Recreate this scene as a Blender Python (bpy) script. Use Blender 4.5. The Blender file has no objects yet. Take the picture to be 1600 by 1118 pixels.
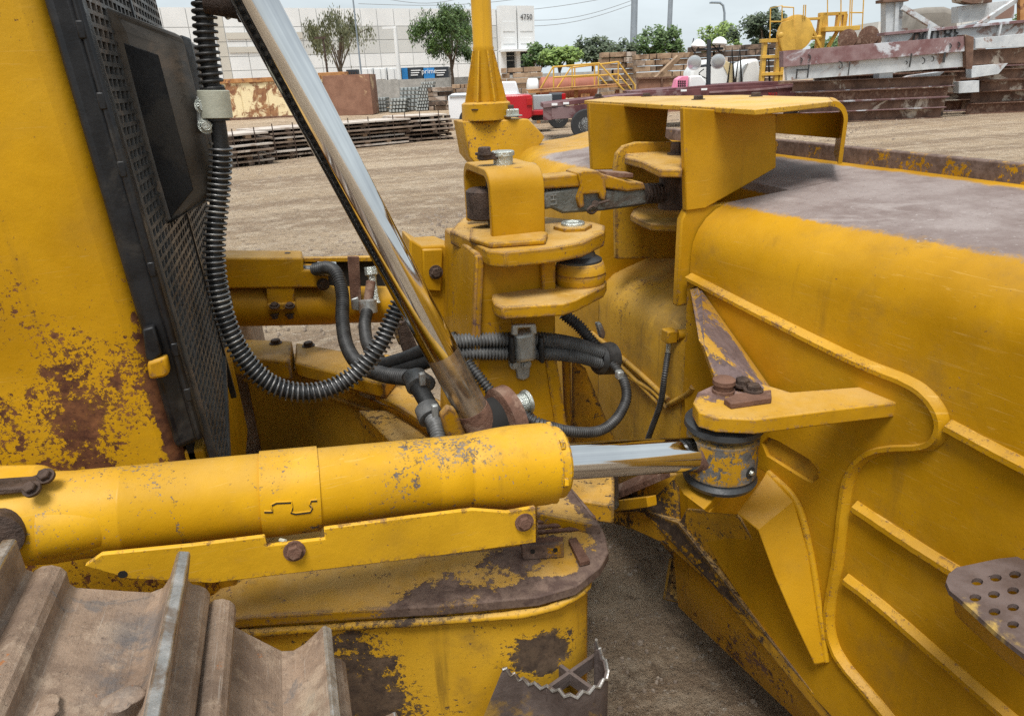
import bpy, bmesh, math, random
from mathutils import Vector as V, Matrix
from mathutils.geometry import tessellate_polygon
random.seed(7)
R = math.radians
scene = bpy.context.scene
col = scene.collection

# ---------------------------------------------------------------- camera
CAM_H, HEAD, PITCH, ROLL, FPX = 1.7, R(17), R(22.1), math.atan(.042), 1070.0
fw = V((math.sin(HEAD)*math.cos(PITCH), math.cos(HEAD)*math.cos(PITCH), -math.sin(PITCH)))
rt = V((math.cos(HEAD), -math.sin(HEAD), 0))
up = rt.cross(fw)
xc = rt*math.cos(ROLL) - up*math.sin(ROLL)
yc = up*math.cos(ROLL) + rt*math.sin(ROLL)
CAM = V((0, 0, CAM_H))
cd = bpy.data.cameras.new('camera')
cam = bpy.data.objects.new('camera', cd)
col.objects.link(cam)
cd.sensor_width = 36
cd.lens = FPX/1600*36
cd.clip_start = .02
cd.clip_end = 3000
m3 = Matrix((xc, yc, -fw)).transposed()
cam.matrix_world = Matrix.Translation(CAM) @ m3.to_4x4()
scene.camera = cam

# ---------------------------------------------------------------- sky, sun, exposure
SUN_EL, SUN_AZ = R(67), R(212)          # azimuth clockwise from +Y
w = bpy.data.worlds.new('World')
scene.world = w
w.use_nodes = True
nt = w.node_tree
bg = nt.nodes['Background']
sky = nt.nodes.new('ShaderNodeTexSky')
sky.sky_type = 'NISHITA'
sky.sun_disc = False
sky.sun_elevation = SUN_EL
sky.sun_rotation = SUN_AZ
sky.air_density = 1.0
sky.dust_density = 6.0
sky.ozone_density = 1.2
# thin high overcast laid over the clear sky
tc = nt.nodes.new('ShaderNodeTexCoord')
cn = nt.nodes.new('ShaderNodeTexNoise')
cn.inputs['Scale'].default_value = 2.2
cn.inputs['Detail'].default_value = 7
cn.inputs['Roughness'].default_value = .55
mp = nt.nodes.new('ShaderNodeMapping')
mp.inputs['Scale'].default_value = (1, 1, 3.2)
nt.links.new(tc.outputs['Generated'], mp.inputs['Vector'])
nt.links.new(mp.outputs['Vector'], cn.inputs['Vector'])
cr = nt.nodes.new('ShaderNodeMapRange')
cr.inputs['From Min'].default_value = .3
cr.inputs['From Max'].default_value = .7
cr.inputs['To Min'].default_value = .55
cr.inputs['To Max'].default_value = .92
nt.links.new(cn.outputs['Fac'], cr.inputs['Value'])
cm = nt.nodes.new('ShaderNodeMix')
cm.data_type = 'RGBA'
nt.links.new(cr.outputs['Result'], cm.inputs['Factor'])
nt.links.new(sky.outputs['Color'], cm.inputs[6])
cm.inputs[7].default_value = (10.4, 11.6, 12.2, 1)
nt.links.new(cm.outputs[2], bg.inputs['Color'])
bg.inputs['Strength'].default_value = .064
sl = bpy.data.lights.new('sun', 'SUN')
sl.energy = 2.9
sl.angle = R(22)
sl.color = (1, .98, .945)
sun = bpy.data.objects.new('sun', sl)
col.objects.link(sun)
sd = V((math.sin(SUN_AZ)*math.cos(SUN_EL), math.cos(SUN_AZ)*math.cos(SUN_EL), math.sin(SUN_EL)))
sun.rotation_euler = sd.to_track_quat('Z', 'Y').to_euler()
sun.location = (-6, -6, 12)
vs = scene.view_settings
vs.view_transform = 'Standard'
vs.look = 'None'
vs.exposure = .52
vs.gamma = 1
vs.use_curve_mapping = False
scene.render.engine = 'CYCLES'
scene.cycles.use_denoising = False
scene.cycles.max_bounces = 8
scene.cycles.sample_clamp_indirect = 8

# ---------------------------------------------------------------- pixel -> place
def ray(x, y): return fw*FPX + xc*(x-800) - yc*(y-559)
def PX(x, y, X):
    d = ray(x, y); return CAM + d*(X/d.x)
def PY(x, y, Y):
    d = ray(x, y); return CAM + d*(Y/d.y)
def PZ(x, y, Z=0.0):
    d = ray(x, y); return CAM + d*((Z-CAM_H)/d.z)
def PP(x, y, p, n):
    d = ray(x, y); n = V(n); return CAM + d*((V(p)-CAM).dot(n)/d.dot(n))

# ---------------------------------------------------------------- materials
class G:
    def __init__(s, name):
        s.m = bpy.data.materials.new(name); s.m.use_nodes = True
        s.t = s.m.node_tree; s.b = s.t.nodes['Principled BSDF']
    def put(s, sock, v):
        if hasattr(v, 'is_output') or isinstance(v, bpy.types.NodeSocket): s.t.links.new(v, sock)
        else:
            if sock.type == 'RGBA':
                if isinstance(v, (int, float)): v = (v, v, v)
                if len(v) == 3: v = (*v, 1)
            sock.default_value = v
    def n(s, typ, _p=None, **k):
        nd = s.t.nodes.new('ShaderNode'+typ)
        for a, b in (_p or {}).items(): setattr(nd, a, b)
        for a, b in k.items(): s.put(nd.inputs[a.replace('_', ' ')], b)
        return nd
    def math(s, op, a, b=0.0):
        nd = s.t.nodes.new('ShaderNodeMath'); nd.operation = op
        s.put(nd.inputs[0], a); s.put(nd.inputs[1], b); return nd.outputs[0]
    def mix(s, f, a, b, mode='MIX'):
        nd = s.t.nodes.new('ShaderNodeMix'); nd.data_type = 'RGBA'; nd.blend_type = mode
        s.put(nd.inputs[0], f); s.put(nd.inputs[6], a); s.put(nd.inputs[7], b); return nd.outputs[2]
    def rng(s, v, lo, hi, a=0.0, b=1.0):
        nd = s.t.nodes.new('ShaderNodeMapRange'); nd.interpolation_type = 'SMOOTHSTEP'
        for i, q in enumerate((v, lo, hi, a, b)): s.put(nd.inputs[i], q)
        return nd.outputs[0]
    def pos(s, scale=(1, 1, 1), rot=(0, 0, 0)):
        g = s.n('NewGeometry'); mp = s.n('Mapping', Vector=g.outputs['Position'])
        mp.inputs['Scale'].default_value = scale; mp.inputs['Rotation'].default_value = rot
        return mp.outputs[0]
    def noise(s, scale, detail=4, rough=.6, vec=None, dist=0.0):
        return s.n('TexNoise', Vector=vec if vec is not None else s.P, Scale=scale, Detail=detail, Roughness=rough, Distortion=dist).outputs['Fac']
    def zone(s, z):
        c, r, k = z
        v = s.n('VectorMath', {'operation': 'SUBTRACT'}); s.put(v.inputs[0], s.P); v.inputs[1].default_value = c
        d = s.n('VectorMath', {'operation': 'DIVIDE'}); s.put(d.inputs[0], v.outputs[0]); d.inputs[1].default_value = r
        l = s.n('VectorMath', {'operation': 'LENGTH'}); s.put(l.inputs[0], d.outputs[0])
        return s.math('MULTIPLY', s.rng(l.outputs['Value'], 1.12, .08), k)
    def bump(s, h, strength, dist=.01):
        s.put(s.b.inputs['Normal'], s.n('Bump', Height=h, Strength=strength, Distance=dist).outputs[0])

YEL = (.43, .208, .003)
def paint(name, base=YEL, chip=.70, edge=.16, zones=(), bare=(.075, .04, .032), bare2=(.15, .085, .06), dust=.25,
          rough=.38, scale=26, streak=0.0, grime=.25, bw=.016, micro=.5, tints=(), scratch=.3):
    g = G(name); g.P = g.pos()
    big = g.noise(2.3, 5)
    n1 = g.noise(scale*1.5, 9, .72)
    n2 = g.noise(scale*.22, 6, .62)
    n = g.math('ADD', g.math('MULTIPLY', n1, .72), g.math('MULTIPLY', n2, .28))
    thr = chip - .045
    if edge:
        bv = g.n('Bevel', {'samples': 4}); bv.inputs['Radius'].default_value = bw
        geo = g.n('NewGeometry')
        dt = g.n('VectorMath', {'operation': 'DOT_PRODUCT'})
        g.put(dt.inputs[0], bv.outputs[0]); g.put(dt.inputs[1], geo.outputs['True Normal'])
        e = g.rng(dt.outputs['Value'], .997, .90)
        thr = g.math('SUBTRACT', thr, g.math('MULTIPLY', e, edge))
    for z in zones: thr = g.math('SUBTRACT', thr, g.zone(z))
    mask = g.rng(g.math('SUBTRACT', n, thr), -.006, .012)
    n3 = g.noise(scale*4.5, 5, .75)
    t3 = g.math('SUBTRACT', g.math('ADD', thr, .075-.05*micro), g.math('MULTIPLY', g.math('SUBTRACT', n2, .5), .5*micro))
    mask = g.math('MAXIMUM', mask, g.math('MULTIPLY', g.rng(g.math('SUBTRACT', n3, t3), 0, .015), .92))
    if streak:
        sn = g.noise(1.0, 6, .7, g.pos((130, 130, 5)))
        mask = g.math('MAXIMUM', mask, g.math('MULTIPLY', g.rng(sn, .74-streak*.1, .78-streak*.1), .85))
    dark = tuple(c*.72 for c in base); light = (min(1, base[0]*1.12+.02), base[1]*1.16+.015, base[2]+.004)
    c = g.mix(g.rng(big, .3, .7), dark, light)
    for z, tc_ in tints: c = g.mix(g.rng(g.math('ADD', g.zone(z), g.math('MULTIPLY', g.noise(30, 6), .5)), .62, .70), c, tc_)
    # sun-faded patches and dark run marks
    c = g.mix(g.rng(g.noise(1.3, 6, .65, g.pos((1, 1, 1), (.4, .9, .2))), .42, .66, 0, .30), c, (base[0]*1.25+.03, base[1]*1.45+.03, base[2]+.035))
    run = g.noise(1.0, 5, .6, g.pos((34, 34, 1.7)))
    c = g.mix(g.math('MULTIPLY', g.rng(run, .54, .70), g.rng(g.noise(2.6, 4), .42, .62, 0, grime)), c, (.13, .075, .02))
    # grime film and fine speckle
    gn = g.noise(7, 8, .7)
    c = g.mix(g.math('MULTIPLY', g.rng(gn, .48, .75), grime), c, (.16, .10, .035))
    sp = g.noise(160, 3, .5)
    c = g.mix(g.rng(sp, .70, .76, 0, .55), c, (.09, .05, .03))
    # pale dust on faces that look up
    nz = g.n('SeparateXYZ', Vector=g.n('NewGeometry').outputs['Normal']).outputs['Z']
    du = g.math('MULTIPLY', g.rng(nz, .35, .95), g.rng(g.noise(9, 6, .7), .30, .70, .25, 1))
    c = g.mix(g.math('MULTIPLY', du, dust), c, (.50, .37, .20))
    if scratch:
        for rot, sc_ in (((.5, .2, .3), (16, 16, 260)), ((1.2, .7, 1.9), (7, 7, 230))):
            s1 = g.noise(1.0, 3, .6, g.pos(sc_, rot), .6); gate = g.rng(g.noise(3.1, 3, .5, g.pos((1, 1, 1), rot)), .5, .62)
            c = g.mix(g.math('MULTIPLY', g.math('MULTIPLY', g.rng(s1, .645, .68), gate), scratch), c, (.62, .40, .12))
    rc = g.mix(g.rng(g.noise(38, 6, .7), .35, .65), bare, bare2)
    rc = g.mix(g.rng(g.noise(13, 7, .7), .50, .64, 0, .6), rc, tuple(min(1, q*1.55) for q in bare2))
    rc = g.mix(g.rng(g.noise(120, 4, .8), .56, .66, 0, .6), rc, tuple(q*.5 for q in bare))
    c = g.mix(mask, c, rc)
    g.put(g.b.inputs['Base Color'], c)
    rr = g.math('ADD', g.rng(g.noise(14, 5), .3, .7, rough-.06, rough+.14), g.math('MULTIPLY', du, dust*.6))
    g.put(g.b.inputs['Roughness'], g.mix(mask, rr, .72))
    g.b.inputs['Specular IOR Level'].default_value = .16
    h = g.math('ADD', g.math('MULTIPLY', g.noise(95, 3), .25), g.math('MULTIPLY', mask, -.7))
    h = g.math('ADD', h, g.math('MULTIPLY', g.noise(9, 3), .35))
    g.bump(h, .45, .0035)
    return g.m

def rough_metal(name, a, b, c3=None, scale=9, rough=.75, metal=0.0, bump=.6, dist=.006, speck=.0, zones=(), zcol=(.3, .25, .17), lo3=.52):
    g = G(name); g.P = g.pos()
    c = g.mix(g.rng(g.noise(scale, 8, .68), .34, .66), a, b)
    if c3: c = g.mix(g.rng(g.noise(scale*.45, 7, .66, dist=.6), lo3, lo3+.09), c, c3)
    if speck: c = g.mix(g.rng(g.noise(scale*7, 4), .62, .70, 0, speck), c, tuple(x*.35 for x in a))
    for z in zones: c = g.mix(g.math('MULTIPLY', g.zone(z), g.rng(g.noise(22, 7, .7), .35, .6)), c, zcol)
    g.put(g.b.inputs['Base Color'], c)
    g.b.inputs['Metallic'].default_value = metal
    g.b.inputs['Specular IOR Level'].default_value = .3
    g.put(g.b.inputs['Roughness'], g.rng(g.noise(scale*2, 5), .3, .7, max(.05, rough-.14), min(1, rough+.12)))
    g.bump(g.math('ADD', g.noise(scale*6, 6, .7), g.math('MULTIPLY', g.noise(scale, 4), .6)), bump, dist)
    return g.m

def plain(name, c, rough=.6, metal=0.0, var=.18, scale=12, bump=.15, alpha=None):
    g = G(name); g.P = g.pos()
    lo = tuple(x*(1-var) for x in c); hi = tuple(min(1, x*(1+var)) for x in c)
    g.put(g.b.inputs['Base Color'], g.mix(g.rng(g.noise(scale, 6, .65), .3, .7), lo, hi))
    g.b.inputs['Roughness'].default_value = rough; g.b.inputs['Metallic'].default_value = metal
    if bump: g.bump(g.noise(scale*8, 4), bump, .003)
    return g.m

def chrome(name, rough=.055):
    g = G(name); g.P = g.pos()
    g.put(g.b.inputs['Base Color'], g.mix(g.rng(g.noise(5, 5), .3, .7), (.56, .56, .56), (.70, .70, .69)))
    g.b.inputs['Metallic'].default_value = 1
    g.put(g.b.inputs['Roughness'], g.rng(g.noise(60, 6), .4, .75, rough, rough+.07))
    return g.m

M = {}
M['blade'] = paint('blade_yellow_paint', chip=.70, edge=.07, scale=30, streak=.12, grime=.18, dust=.1,
    zones=[((1.0, 1.40, 1.15), (.3, .22, .2), .09), ((1.1, 1.35, .25), (.3, .5, .28), .17), ((1.06, .55, .95), (.12, .08, .09), .22),
           ((1.0, 1.7, .75), (.3, .4, .4), .08)])
M['dusty'] = paint('dusty_guard_paint', chip=.69, edge=.10, scale=28, base=(.56, .30, .02), dust=.85, grime=.15, micro=.7, scratch=.2)
M['recess'] = paint('recess_yellow_paint', chip=.675, edge=.12, scale=24, streak=.35, micro=.9, grime=.65, dust=.3, base=(.46, .24, .018))
M['yellow'] = paint('worn_yellow_paint', chip=.69, edge=.11, grime=.3, micro=.8)
M['cyl'] = paint('cylinder_yellow_paint', chip=.668, edge=.05, scale=34, micro=1.15, bare=(.085, .065, .055), bare2=(.2, .17, .15), dust=.22,
    base=(.54, .275, .004), zones=[((.22, .93, 1.15), (.26, .09, .045), .055), ((-.30, .91, 1.085), (.11, .06, .035), .28), ((-.22, .92, 1.12), (.012, .1, .1), .10), ((-.05, .91, 1.08), (.05, .05, .02), .1)])
M['hood'] = paint('hood_yellow_paint', chip=.715, edge=.06, scale=24, bare=(.075, .03, .018), bare2=(.17, .07, .03), bw=.02, grime=.2, dust=.05, micro=1.3, base=(.52, .262, .004), scratch=.2,
    zones=[((-.50, 1.12, 1.12), (.56, .2, .50), .158), ((-.37, 1.12, 1.20), (.05, .2, .30), .055), ((-.62, 1.12, 1.25), (.10, .2, .12), .05), ((-.236, 1.12, 1.14), (.034, .2, .42), .30)])
M['deck'] = paint('deck_worn_paint', chip=.632, edge=.13, scale=17, bare=(.085, .055, .045), bare2=(.16, .11, .085), dust=.45, grime=.5, micro=1.1,
    zones=[((.33, 1.03, .85), (.12, .07, .1), .22), ((.14, 1.0, .85), (.13, .045, .1), .13), ((.30, .93, .84), (.19, .042, .1), .30), ((.08, .968, .84), (.18, .032, .1), .24), ((.46, .965, .84), (.07, .055, .1), .32), ((.49, 1.1, .85), (.04, .16, .1), .26)])
M['frame'] = paint('frame_worn_paint', chip=.67, edge=.08, scale=20, bare=(.06, .042, .032), bare2=(.11, .075, .05), grime=.6, dust=.4, streak=.25, micro=1.0, base=(.52, .27, .014),
    zones=[((-.02, .99, .60), (.14, .2, .30), .20), ((.32, .93, .70), (.085, .10, .075), .27), ((.1, .96, .83), (.5, .03, .03), .14)])
M['tower'] = paint('tower_worn_paint', chip=.662, edge=.15, scale=24, grime=.4, dust=.55, micro=1.0)
M['under'] = paint('lower_blade_dirty_paint', chip=.617, micro=1.3, edge=.12, scale=14, bare=(.05, .036, .028), bare2=(.10, .07, .05), grime=.6, dust=.6, base=(.5, .25, .016))
M['rusttop'] = rough_metal('worn_bare_blade_top', (.155, .115, .105), (.24, .20, .19), (.30, .26, .24), 5, .62, .15, .35, .003)
M['rust'] = rough_metal('brown_rust', (.09, .045, .03), (.17, .09, .06), (.22, .14, .10), 16, .8)
M['rustred'] = rough_metal('red_primer_rust', (.10, .05, .035), (.20, .10, .07), (.42, .10, .05), 22, .75)
def shoe_mat():
    g = G('worn_track_shoe'); g.P = g.pos()
    c = g.mix(g.rng(g.noise(7, 9, .72), .36, .62), (.17, .115, .08), (.31, .22, .155))
    c = g.mix(g.rng(g.noise(16, 9, .75), .50, .62, 0, .8), c, (.38, .285, .205))
    c = g.mix(g.rng(g.noise(11, 8, .7, dist=.8), .58, .66, 0, .7), c, (.13, .12, .115))
    c = g.mix(g.rng(g.noise(210, 5, .8), .55, .68, 0, .7), c, (.06, .045, .035))
    c = g.mix(g.rng(g.noise(170, 5, .8), .60, .70, 0, .6), c, (.42, .35, .28))
    c = g.mix(g.rng(g.noise(24, 6, .7), .655, .69, 0, .75), c, (.36, .125, .03))
    s1 = g.noise(1.0, 4, .7, g.pos((240, 9, 60), (0, 0, .12)))
    c = g.mix(g.rng(s1, .60, .68, 0, .5), c, (.36, .31, .26))
    c = g.mix(g.math('MULTIPLY', g.zone(((-.24, .68, 1.14), (.05, .14, .1), 1)), g.rng(g.noise(20, 8, .75), .38, .6)), c, (.10, .10, .105))
    c = g.mix(g.math('MULTIPLY', g.zone(((-.075, .62, 1.0), (.035, .12, .1), 1)), g.rng(g.noise(26, 8, .75), .38, .6)), c, (.40, .34, .25))
    g.put(g.b.inputs['Base Color'], c)
    g.b.inputs['Metallic'].default_value = .12
    g.put(g.b.inputs['Roughness'], g.rng(g.noise(18, 6, .7), .35, .65, .5, .85))
    g.bump(g.math('ADD', g.math('MULTIPLY', g.noise(190, 6, .8), .5), g.math('ADD', g.noise(34, 8, .8), g.math('MULTIPLY', s1, .5))), .8, .0035)
    return g.m
M['shoe'] = shoe_mat()
M['groust'] = rough_metal('polished_grouser_edge', (.33, .32, .30), (.50, .49, .47), (.25, .20, .16), 22, .42, .75, .4, .003)
M['black'] = rough_metal('black_grille_paint', (.006, .006, .007), (.013, .013, .014), (.028, .025, .022), 14, .42, 0, .35, .002, .3)
M['blackbox'] = rough_metal('dusty_black_panel', (.045, .04, .035), (.095, .082, .068), (.13, .10, .075), 10, .5, 0, .4, .002, .3)
M['core'] = plain('radiator_core_black', (.006, .006, .006), .8)
M['grille'] = rough_metal('dusty_grille_metal', (.055, .053, .051), (.10, .096, .09), (.13, .105, .085), 12, .5, .2, .3, .002)
M['chrome'] = chrome('polished_chrome')
M['chromedirty'] = rough_metal('smeared_chrome', (.42, .37, .31), (.58, .52, .44), (.30, .24, .18), 11, .26, .9, .12, .001)
M['rubber'] = plain('black_hose_rubber', (.018, .018, .018), .55, 0, .4, 30, .3)
M['coil'] = rough_metal('spring_guard_steel', (.10, .10, .10), (.22, .215, .21), (.30, .29, .27), 30, .38, .75, .2, .001)
M['ribhose'] = plain('ribbed_grey_hose_guard', (.10, .10, .098), .45, 0, .35, 30, .2)
M['ribdark'] = plain('ribbed_dark_hose_guard', (.036, .035, .034), .5, 0, .5, 30, .2)
M['galv'] = rough_metal('galvanised_clamp', (.30, .31, .30), (.44, .45, .43), (.25, .19, .15), 18, .45, .55, .3, .002)
M['cream'] = plain('cream_clamp_paint', (.50, .50, .40), .5, 0, .15, 25)
M['boltdark'] = rough_metal('dark_bolt_steel', (.05, .035, .028), (.11, .075, .058), None, 40, .6, .4)
M['boltgal'] = rough_metal('plated_bolt_steel', (.40, .43, .40), (.58, .60, .55), None, 40, .35, .8)
M['greysteel'] = rough_metal('grey_link_steel', (.10, .105, .095), (.17, .17, .155), (.09, .07, .055), 20, .5, .35)
M['seal'] = plain('black_rubber_seal', (.03, .032, .034), .38, 0, .2, 20)
M['eye'] = paint('rod_eye_paint', chip=.565, edge=.12, scale=20, bare=(.07, .065, .06), bare2=(.14, .13, .12), grime=.2)
M['dark'] = plain('black_void', (.01, .009, .008), .9)
# ---------------------------------------------------------------- mesh helpers
ORG = {}
def link(name, me, parent=None, origin=None):
    o = bpy.data.objects.new(name, me); col.objects.link(o)
    origin = V(origin) if origin is not None else V((0, 0, 0))
    ORG[o.name] = origin
    if parent is not None:
        o.parent = parent; o.location = origin - ORG[parent.name]
    else: o.location = origin
    return o
def thing(name, label, cat, loc, group=None):
    o = link(name, None, None, loc); o['label'] = label; o['category'] = cat
    if group: o['group'] = group
    return o
def tag(o, label, cat, group=None):
    o['label'] = label; o['category'] = cat
    if group: o['group'] = group
    return o

class MB:
    def __init__(s): s.v = []; s.f = []
    def add(s, vs, fs):
        b = len(s.v); s.v += [V(p) for p in vs]; s.f += [tuple(i+b for i in f) for f in fs]; return s
    def box(s, c, d, ax=None):
        c = V(c); ux, uy, uz = ax or (V((1, 0, 0)), V((0, 1, 0)), V((0, 0, 1)))
        vs = [c + ux*(d[0]*.5*i) + uy*(d[1]*.5*j) + uz*(d[2]*.5*k) for k in (-1, 1) for j in (-1, 1) for i in (-1, 1)]
        return s.add(vs, [(0, 2, 3, 1), (4, 5, 7, 6), (0, 1, 5, 4), (2, 6, 7, 3), (0, 4, 6, 2), (1, 3, 7, 5)])
    def bb(s, x0, x1, y0, y1, z0, z1): return s.box(((x0+x1)/2, (y0+y1)/2, (z0+z1)/2), (x1-x0, y1-y0, z1-z0))
    def prism(s, pts, vec, holes=()):
        vec = V(vec); loops = [[V(p) for p in pts]] + [[V(p) for p in h] for h in holes]
        flat = [p for l in loops for p in l]; n = len(flat)
        if holes: tri = [tuple(t) for t in tessellate_polygon(loops)]
        else: tri = [tuple(range(len(pts)))]
        fs = list(tri) + [tuple(i+n for i in reversed(t)) for t in tri]
        b = 0
        for l in loops:
            m = len(l)
            for i in range(m):
                j = (i+1) % m; fs.append((b+i, b+j, b+j+n, b+i+n))
            b += m
        return s.add(flat + [p+vec for p in flat], fs)
    def rings(s, rings, cap=True, closed=False):
        n = len(rings[0]); fs = []
        for k in range(len(rings)-1):
            for i in range(n):
                j = (i+1) % n; fs.append((k*n+i, k*n+j, (k+1)*n+j, (k+1)*n+i))
        if cap:
            fs.append(tuple(reversed(range(n)))); b = (len(rings)-1)*n; fs.append(tuple(range(b, b+n)))
        return s.add([p for r in rings for p in r], fs)
    def tube(s, pts, r, n=12, cap=True):
        pts = [V(p) for p in pts]; rs = r if isinstance(r, (list, tuple)) else [r]*len(pts)
        t0 = (pts[1]-pts[0]).normalized()
        a = t0.orthogonal().normalized(); rings = []
        for i, p in enumerate(pts):
            t = (pts[min(i+1, len(pts)-1)] - pts[max(i-1, 0)]).normalized()
            a = (a - t*a.dot(t)).normalized(); b = t.cross(a)
            rings.append([p + a*(rs[i]*math.cos(2*math.pi*k/n)) + b*(rs[i]*math.sin(2*math.pi*k/n)) for k in range(n)])
        return s.rings(rings, cap)
    def cyl(s, p0, p1, r0, r1=None, n=24): return s.tube([p0, p1], [r0, r0 if r1 is None else r1], n)
    def lathe(s, p, axis, prof, n=32):
        p = V(p); ax = V(axis).normalized(); a = ax.orthogonal().normalized(); b = ax.cross(a)
        return s.rings([[p + ax*h + a*(r*math.cos(2*math.pi*k/n)) + b*(r*math.sin(2*math.pi*k/n)) for k in range(n)] for h, r in prof])
    def build(s, name, mat, parent=None, smooth=38, bevel=0.0, seg=2, origin=None, fix=True):
        me = bpy.data.meshes.new(name)
        xs = [p.x for p in s.v]; ys = [p.y for p in s.v]; zs = [p.z for p in s.v]
        o0 = V(origin) if origin is not None else V(((min(xs)+max(xs))/2, (min(ys)+max(ys))/2, min(zs)))
        me.from_pydata([p-o0 for p in s.v], [], s.f)
        if fix:
            bm = bmesh.new(); bm.from_mesh(me); bmesh.ops.recalc_face_normals(bm, faces=bm.faces); bm.to_mesh(me); bm.free()
        if smooth:
            me.polygons.foreach_set('use_smooth', [True]*len(me.polygons)); me.set_sharp_from_angle(angle=R(smooth))
        me.materials.append(M[mat] if isinstance(mat, str) else mat)
        o = link(name, me, parent, o0)
        if bevel:
            b = o.modifiers.new('bevel', 'BEVEL'); b.width = bevel; b.segments = seg; b.limit_method = 'ANGLE'; b.angle_limit = R(35)
            b.harden_normals = False
        return o

def smooth_path(pts, step):
    pts = [V(p) for p in pts]; q = [pts[0]*2-pts[1]] + pts + [pts[-1]*2-pts[-2]]; out = []
    for i in range(1, len(q)-2):
        p0, p1, p2, p3 = q[i-1:i+3]; n = max(2, int((p2-p1).length/step))
        for k in range(n):
            t = k/n
            out.append(.5*((2*p1)+(p2-p0)*t+(2*p0-5*p1+4*p2-p3)*t*t+(3*p1-p0-3*p2+p3)*t**3))
    out.append(pts[-1])
    # even spacing
    res = [out[0]]; acc = 0
    for a, b in zip(out, out[1:]):
        L = (b-a).length
        while L > 0 and acc + L >= step:
            a = a + (b-a)*((step-acc)/L); L = (b-a).length; acc = 0; res.append(a.copy())
        acc += L
    return res
def ribbed(name, pts, r, mat, parent, pitch=.008, depth=.16, n=14):
    p = smooth_path(pts, pitch/4); pat = (1, 1-depth*.1, 1-depth*1.5, 1-depth*1.5)
    return MB().tube(p, [r*pat[i % 4] for i in range(len(p))], n).build(name, mat, parent, smooth=80)
def coil_mb(pts, r, wire, pitch, n=14, m=6):
    p = smooth_path(pts, pitch/n); t0 = (p[1]-p[0]).normalized(); a = t0.orthogonal().normalized(); hp = []
    for i, q in enumerate(p):
        t = (p[min(i+1, len(p)-1)]-p[max(i-1, 0)]).normalized(); a = (a-t*a.dot(t)).normalized(); b = t.cross(a)
        f = 2*math.pi*i/n; hp.append(q + a*(r*math.cos(f)) + b*(r*math.sin(f)))
    return MB().tube(hp, wire, m)
def bolt(parent, p, axis, r=.011, h=.009, mat='boltdark', washer=True, name='bolt'):
    p = V(p); ax = V(axis).normalized(); a = ax.orthogonal().normalized(); b = ax.cross(a); m = MB()
    if washer: m.lathe(p, ax, [(-.002, r*1.5), (.0025, r*1.5)], 18)
    hx = lambda q, s: [p + ax*q + a*(s*math.cos(math.pi*k/3+.4)) + b*(s*math.sin(math.pi*k/3+.4)) for k in range(6)]
    m.rings([hx(.0015, r*1.1), hx(h*.85, r*1.1), hx(h, r*.95)])
    return m.build(name, mat, parent, smooth=25)
def arc(c, r, a0, a1, n, f):
    return [f(c[0]+r*math.cos(R(a0+(a1-a0)*i/n)), c[1]+r*math.sin(R(a0+(a1-a0)*i/n))) for i in range(n+1)]
def text_obj(name, txt, size, mat, p, xdir, ydir, parent, depth=.0006):
    cu = bpy.data.curves.new(name, 'FONT'); cu.body = txt; cu.size = size; cu.extrude = depth; cu.align_x = 'CENTER'; cu.align_y = 'CENTER'
    t = bpy.data.objects.new(name, cu); col.objects.link(t)
    bpy.context.view_layer.update()
    me = bpy.data.meshes.new_from_object(t.evaluated_get(bpy.context.evaluated_depsgraph_get()))
    bpy.data.objects.remove(t); xd = V(xdir).normalized(); zd = xd.cross(V(ydir)).normalized(); yd = zd.cross(xd)
    mt = Matrix((xd, yd, zd)).transposed(); me.transform(mt.to_4x4()); me.materials.clear(); me.materials.append(M[mat])
    return link(name, me, parent, p)
# extra materials used above and below
M['bladeshell'] = None
def _shell():
    m = paint('blade_shell_paint', chip=.70, edge=0, scale=30, streak=.2, grime=.38, dust=.06, scratch=.22, micro=.75,
        zones=[((1.0, 1.40, 1.15), (.3, .22, .2), .09), ((1.1, 1.2, .25), (.3, .5, .28), .17), ((1.04, .55, .95), (.12, .08, .07), .24)])
    t = m.node_tree; b = t.nodes['Principled BSDF']
    g = G.__new__(G); g.m = m; g.t = t; g.b = b; g.P = g.pos()
    old = b.inputs['Base Color'].links[0].from_socket; oldr = b.inputs['Roughness'].links[0].from_socket
    sep = g.n('SeparateXYZ', Vector=g.P)
    h = g.math('ADD', sep.outputs['Z'], g.math('MULTIPLY', g.math('SUBTRACT', g.noise(45, 8, .8), .5), .022))
    h = g.math('ADD', h, g.math('MULTIPLY', g.math('SUBTRACT', g.noise(3, 3), .5), .010))
    k = g.rng(h, 1.401, 1.408)
    # yellow survives beside the front lip and towards the far blade end
    fx = g.math('ADD', sep.outputs['X'], g.math('MULTIPLY', g.noise(18, 6), .05))
    k = g.math('MULTIPLY', k, g.rng(fx, 1.485, 1.465))
    fy = g.math('ADD', sep.outputs['Y'], g.math('MULTIPLY', g.noise(9, 6), .3))
    k = g.math('MULTIPLY', k, g.rng(fy, 2.95, 2.85))
    c = g.mix(g.rng(g.noise(5, 8, .72), .35, .65), (.17, .128, .115), (.27, .225, .208))
    c = g.mix(g.rng(g.noise(1.7, 6, .65, dist=1.2), .5, .6, 0, .6), c, (.34, .295, .275))
    c = g.mix(g.rng(g.noise(150, 4), .6, .7, 0, .4), c, (.05, .035, .03))
    c = g.mix(g.rng(g.noise(90, 4), .64, .72, 0, .6), c, (.46, .42, .40))
    g.put(b.inputs['Base Color'], g.mix(k, old, c))
    g.put(b.inputs['Roughness'], g.mix(k, oldr, (.66, .66, .66)))
    return m
M['bladeshell'] = _shell()
M['lip'] = paint('lip_worn_paint', chip=.50, edge=.15, scale=12, bare=(.10, .065, .05), bare2=(.17, .12, .10), zones=())
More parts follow.
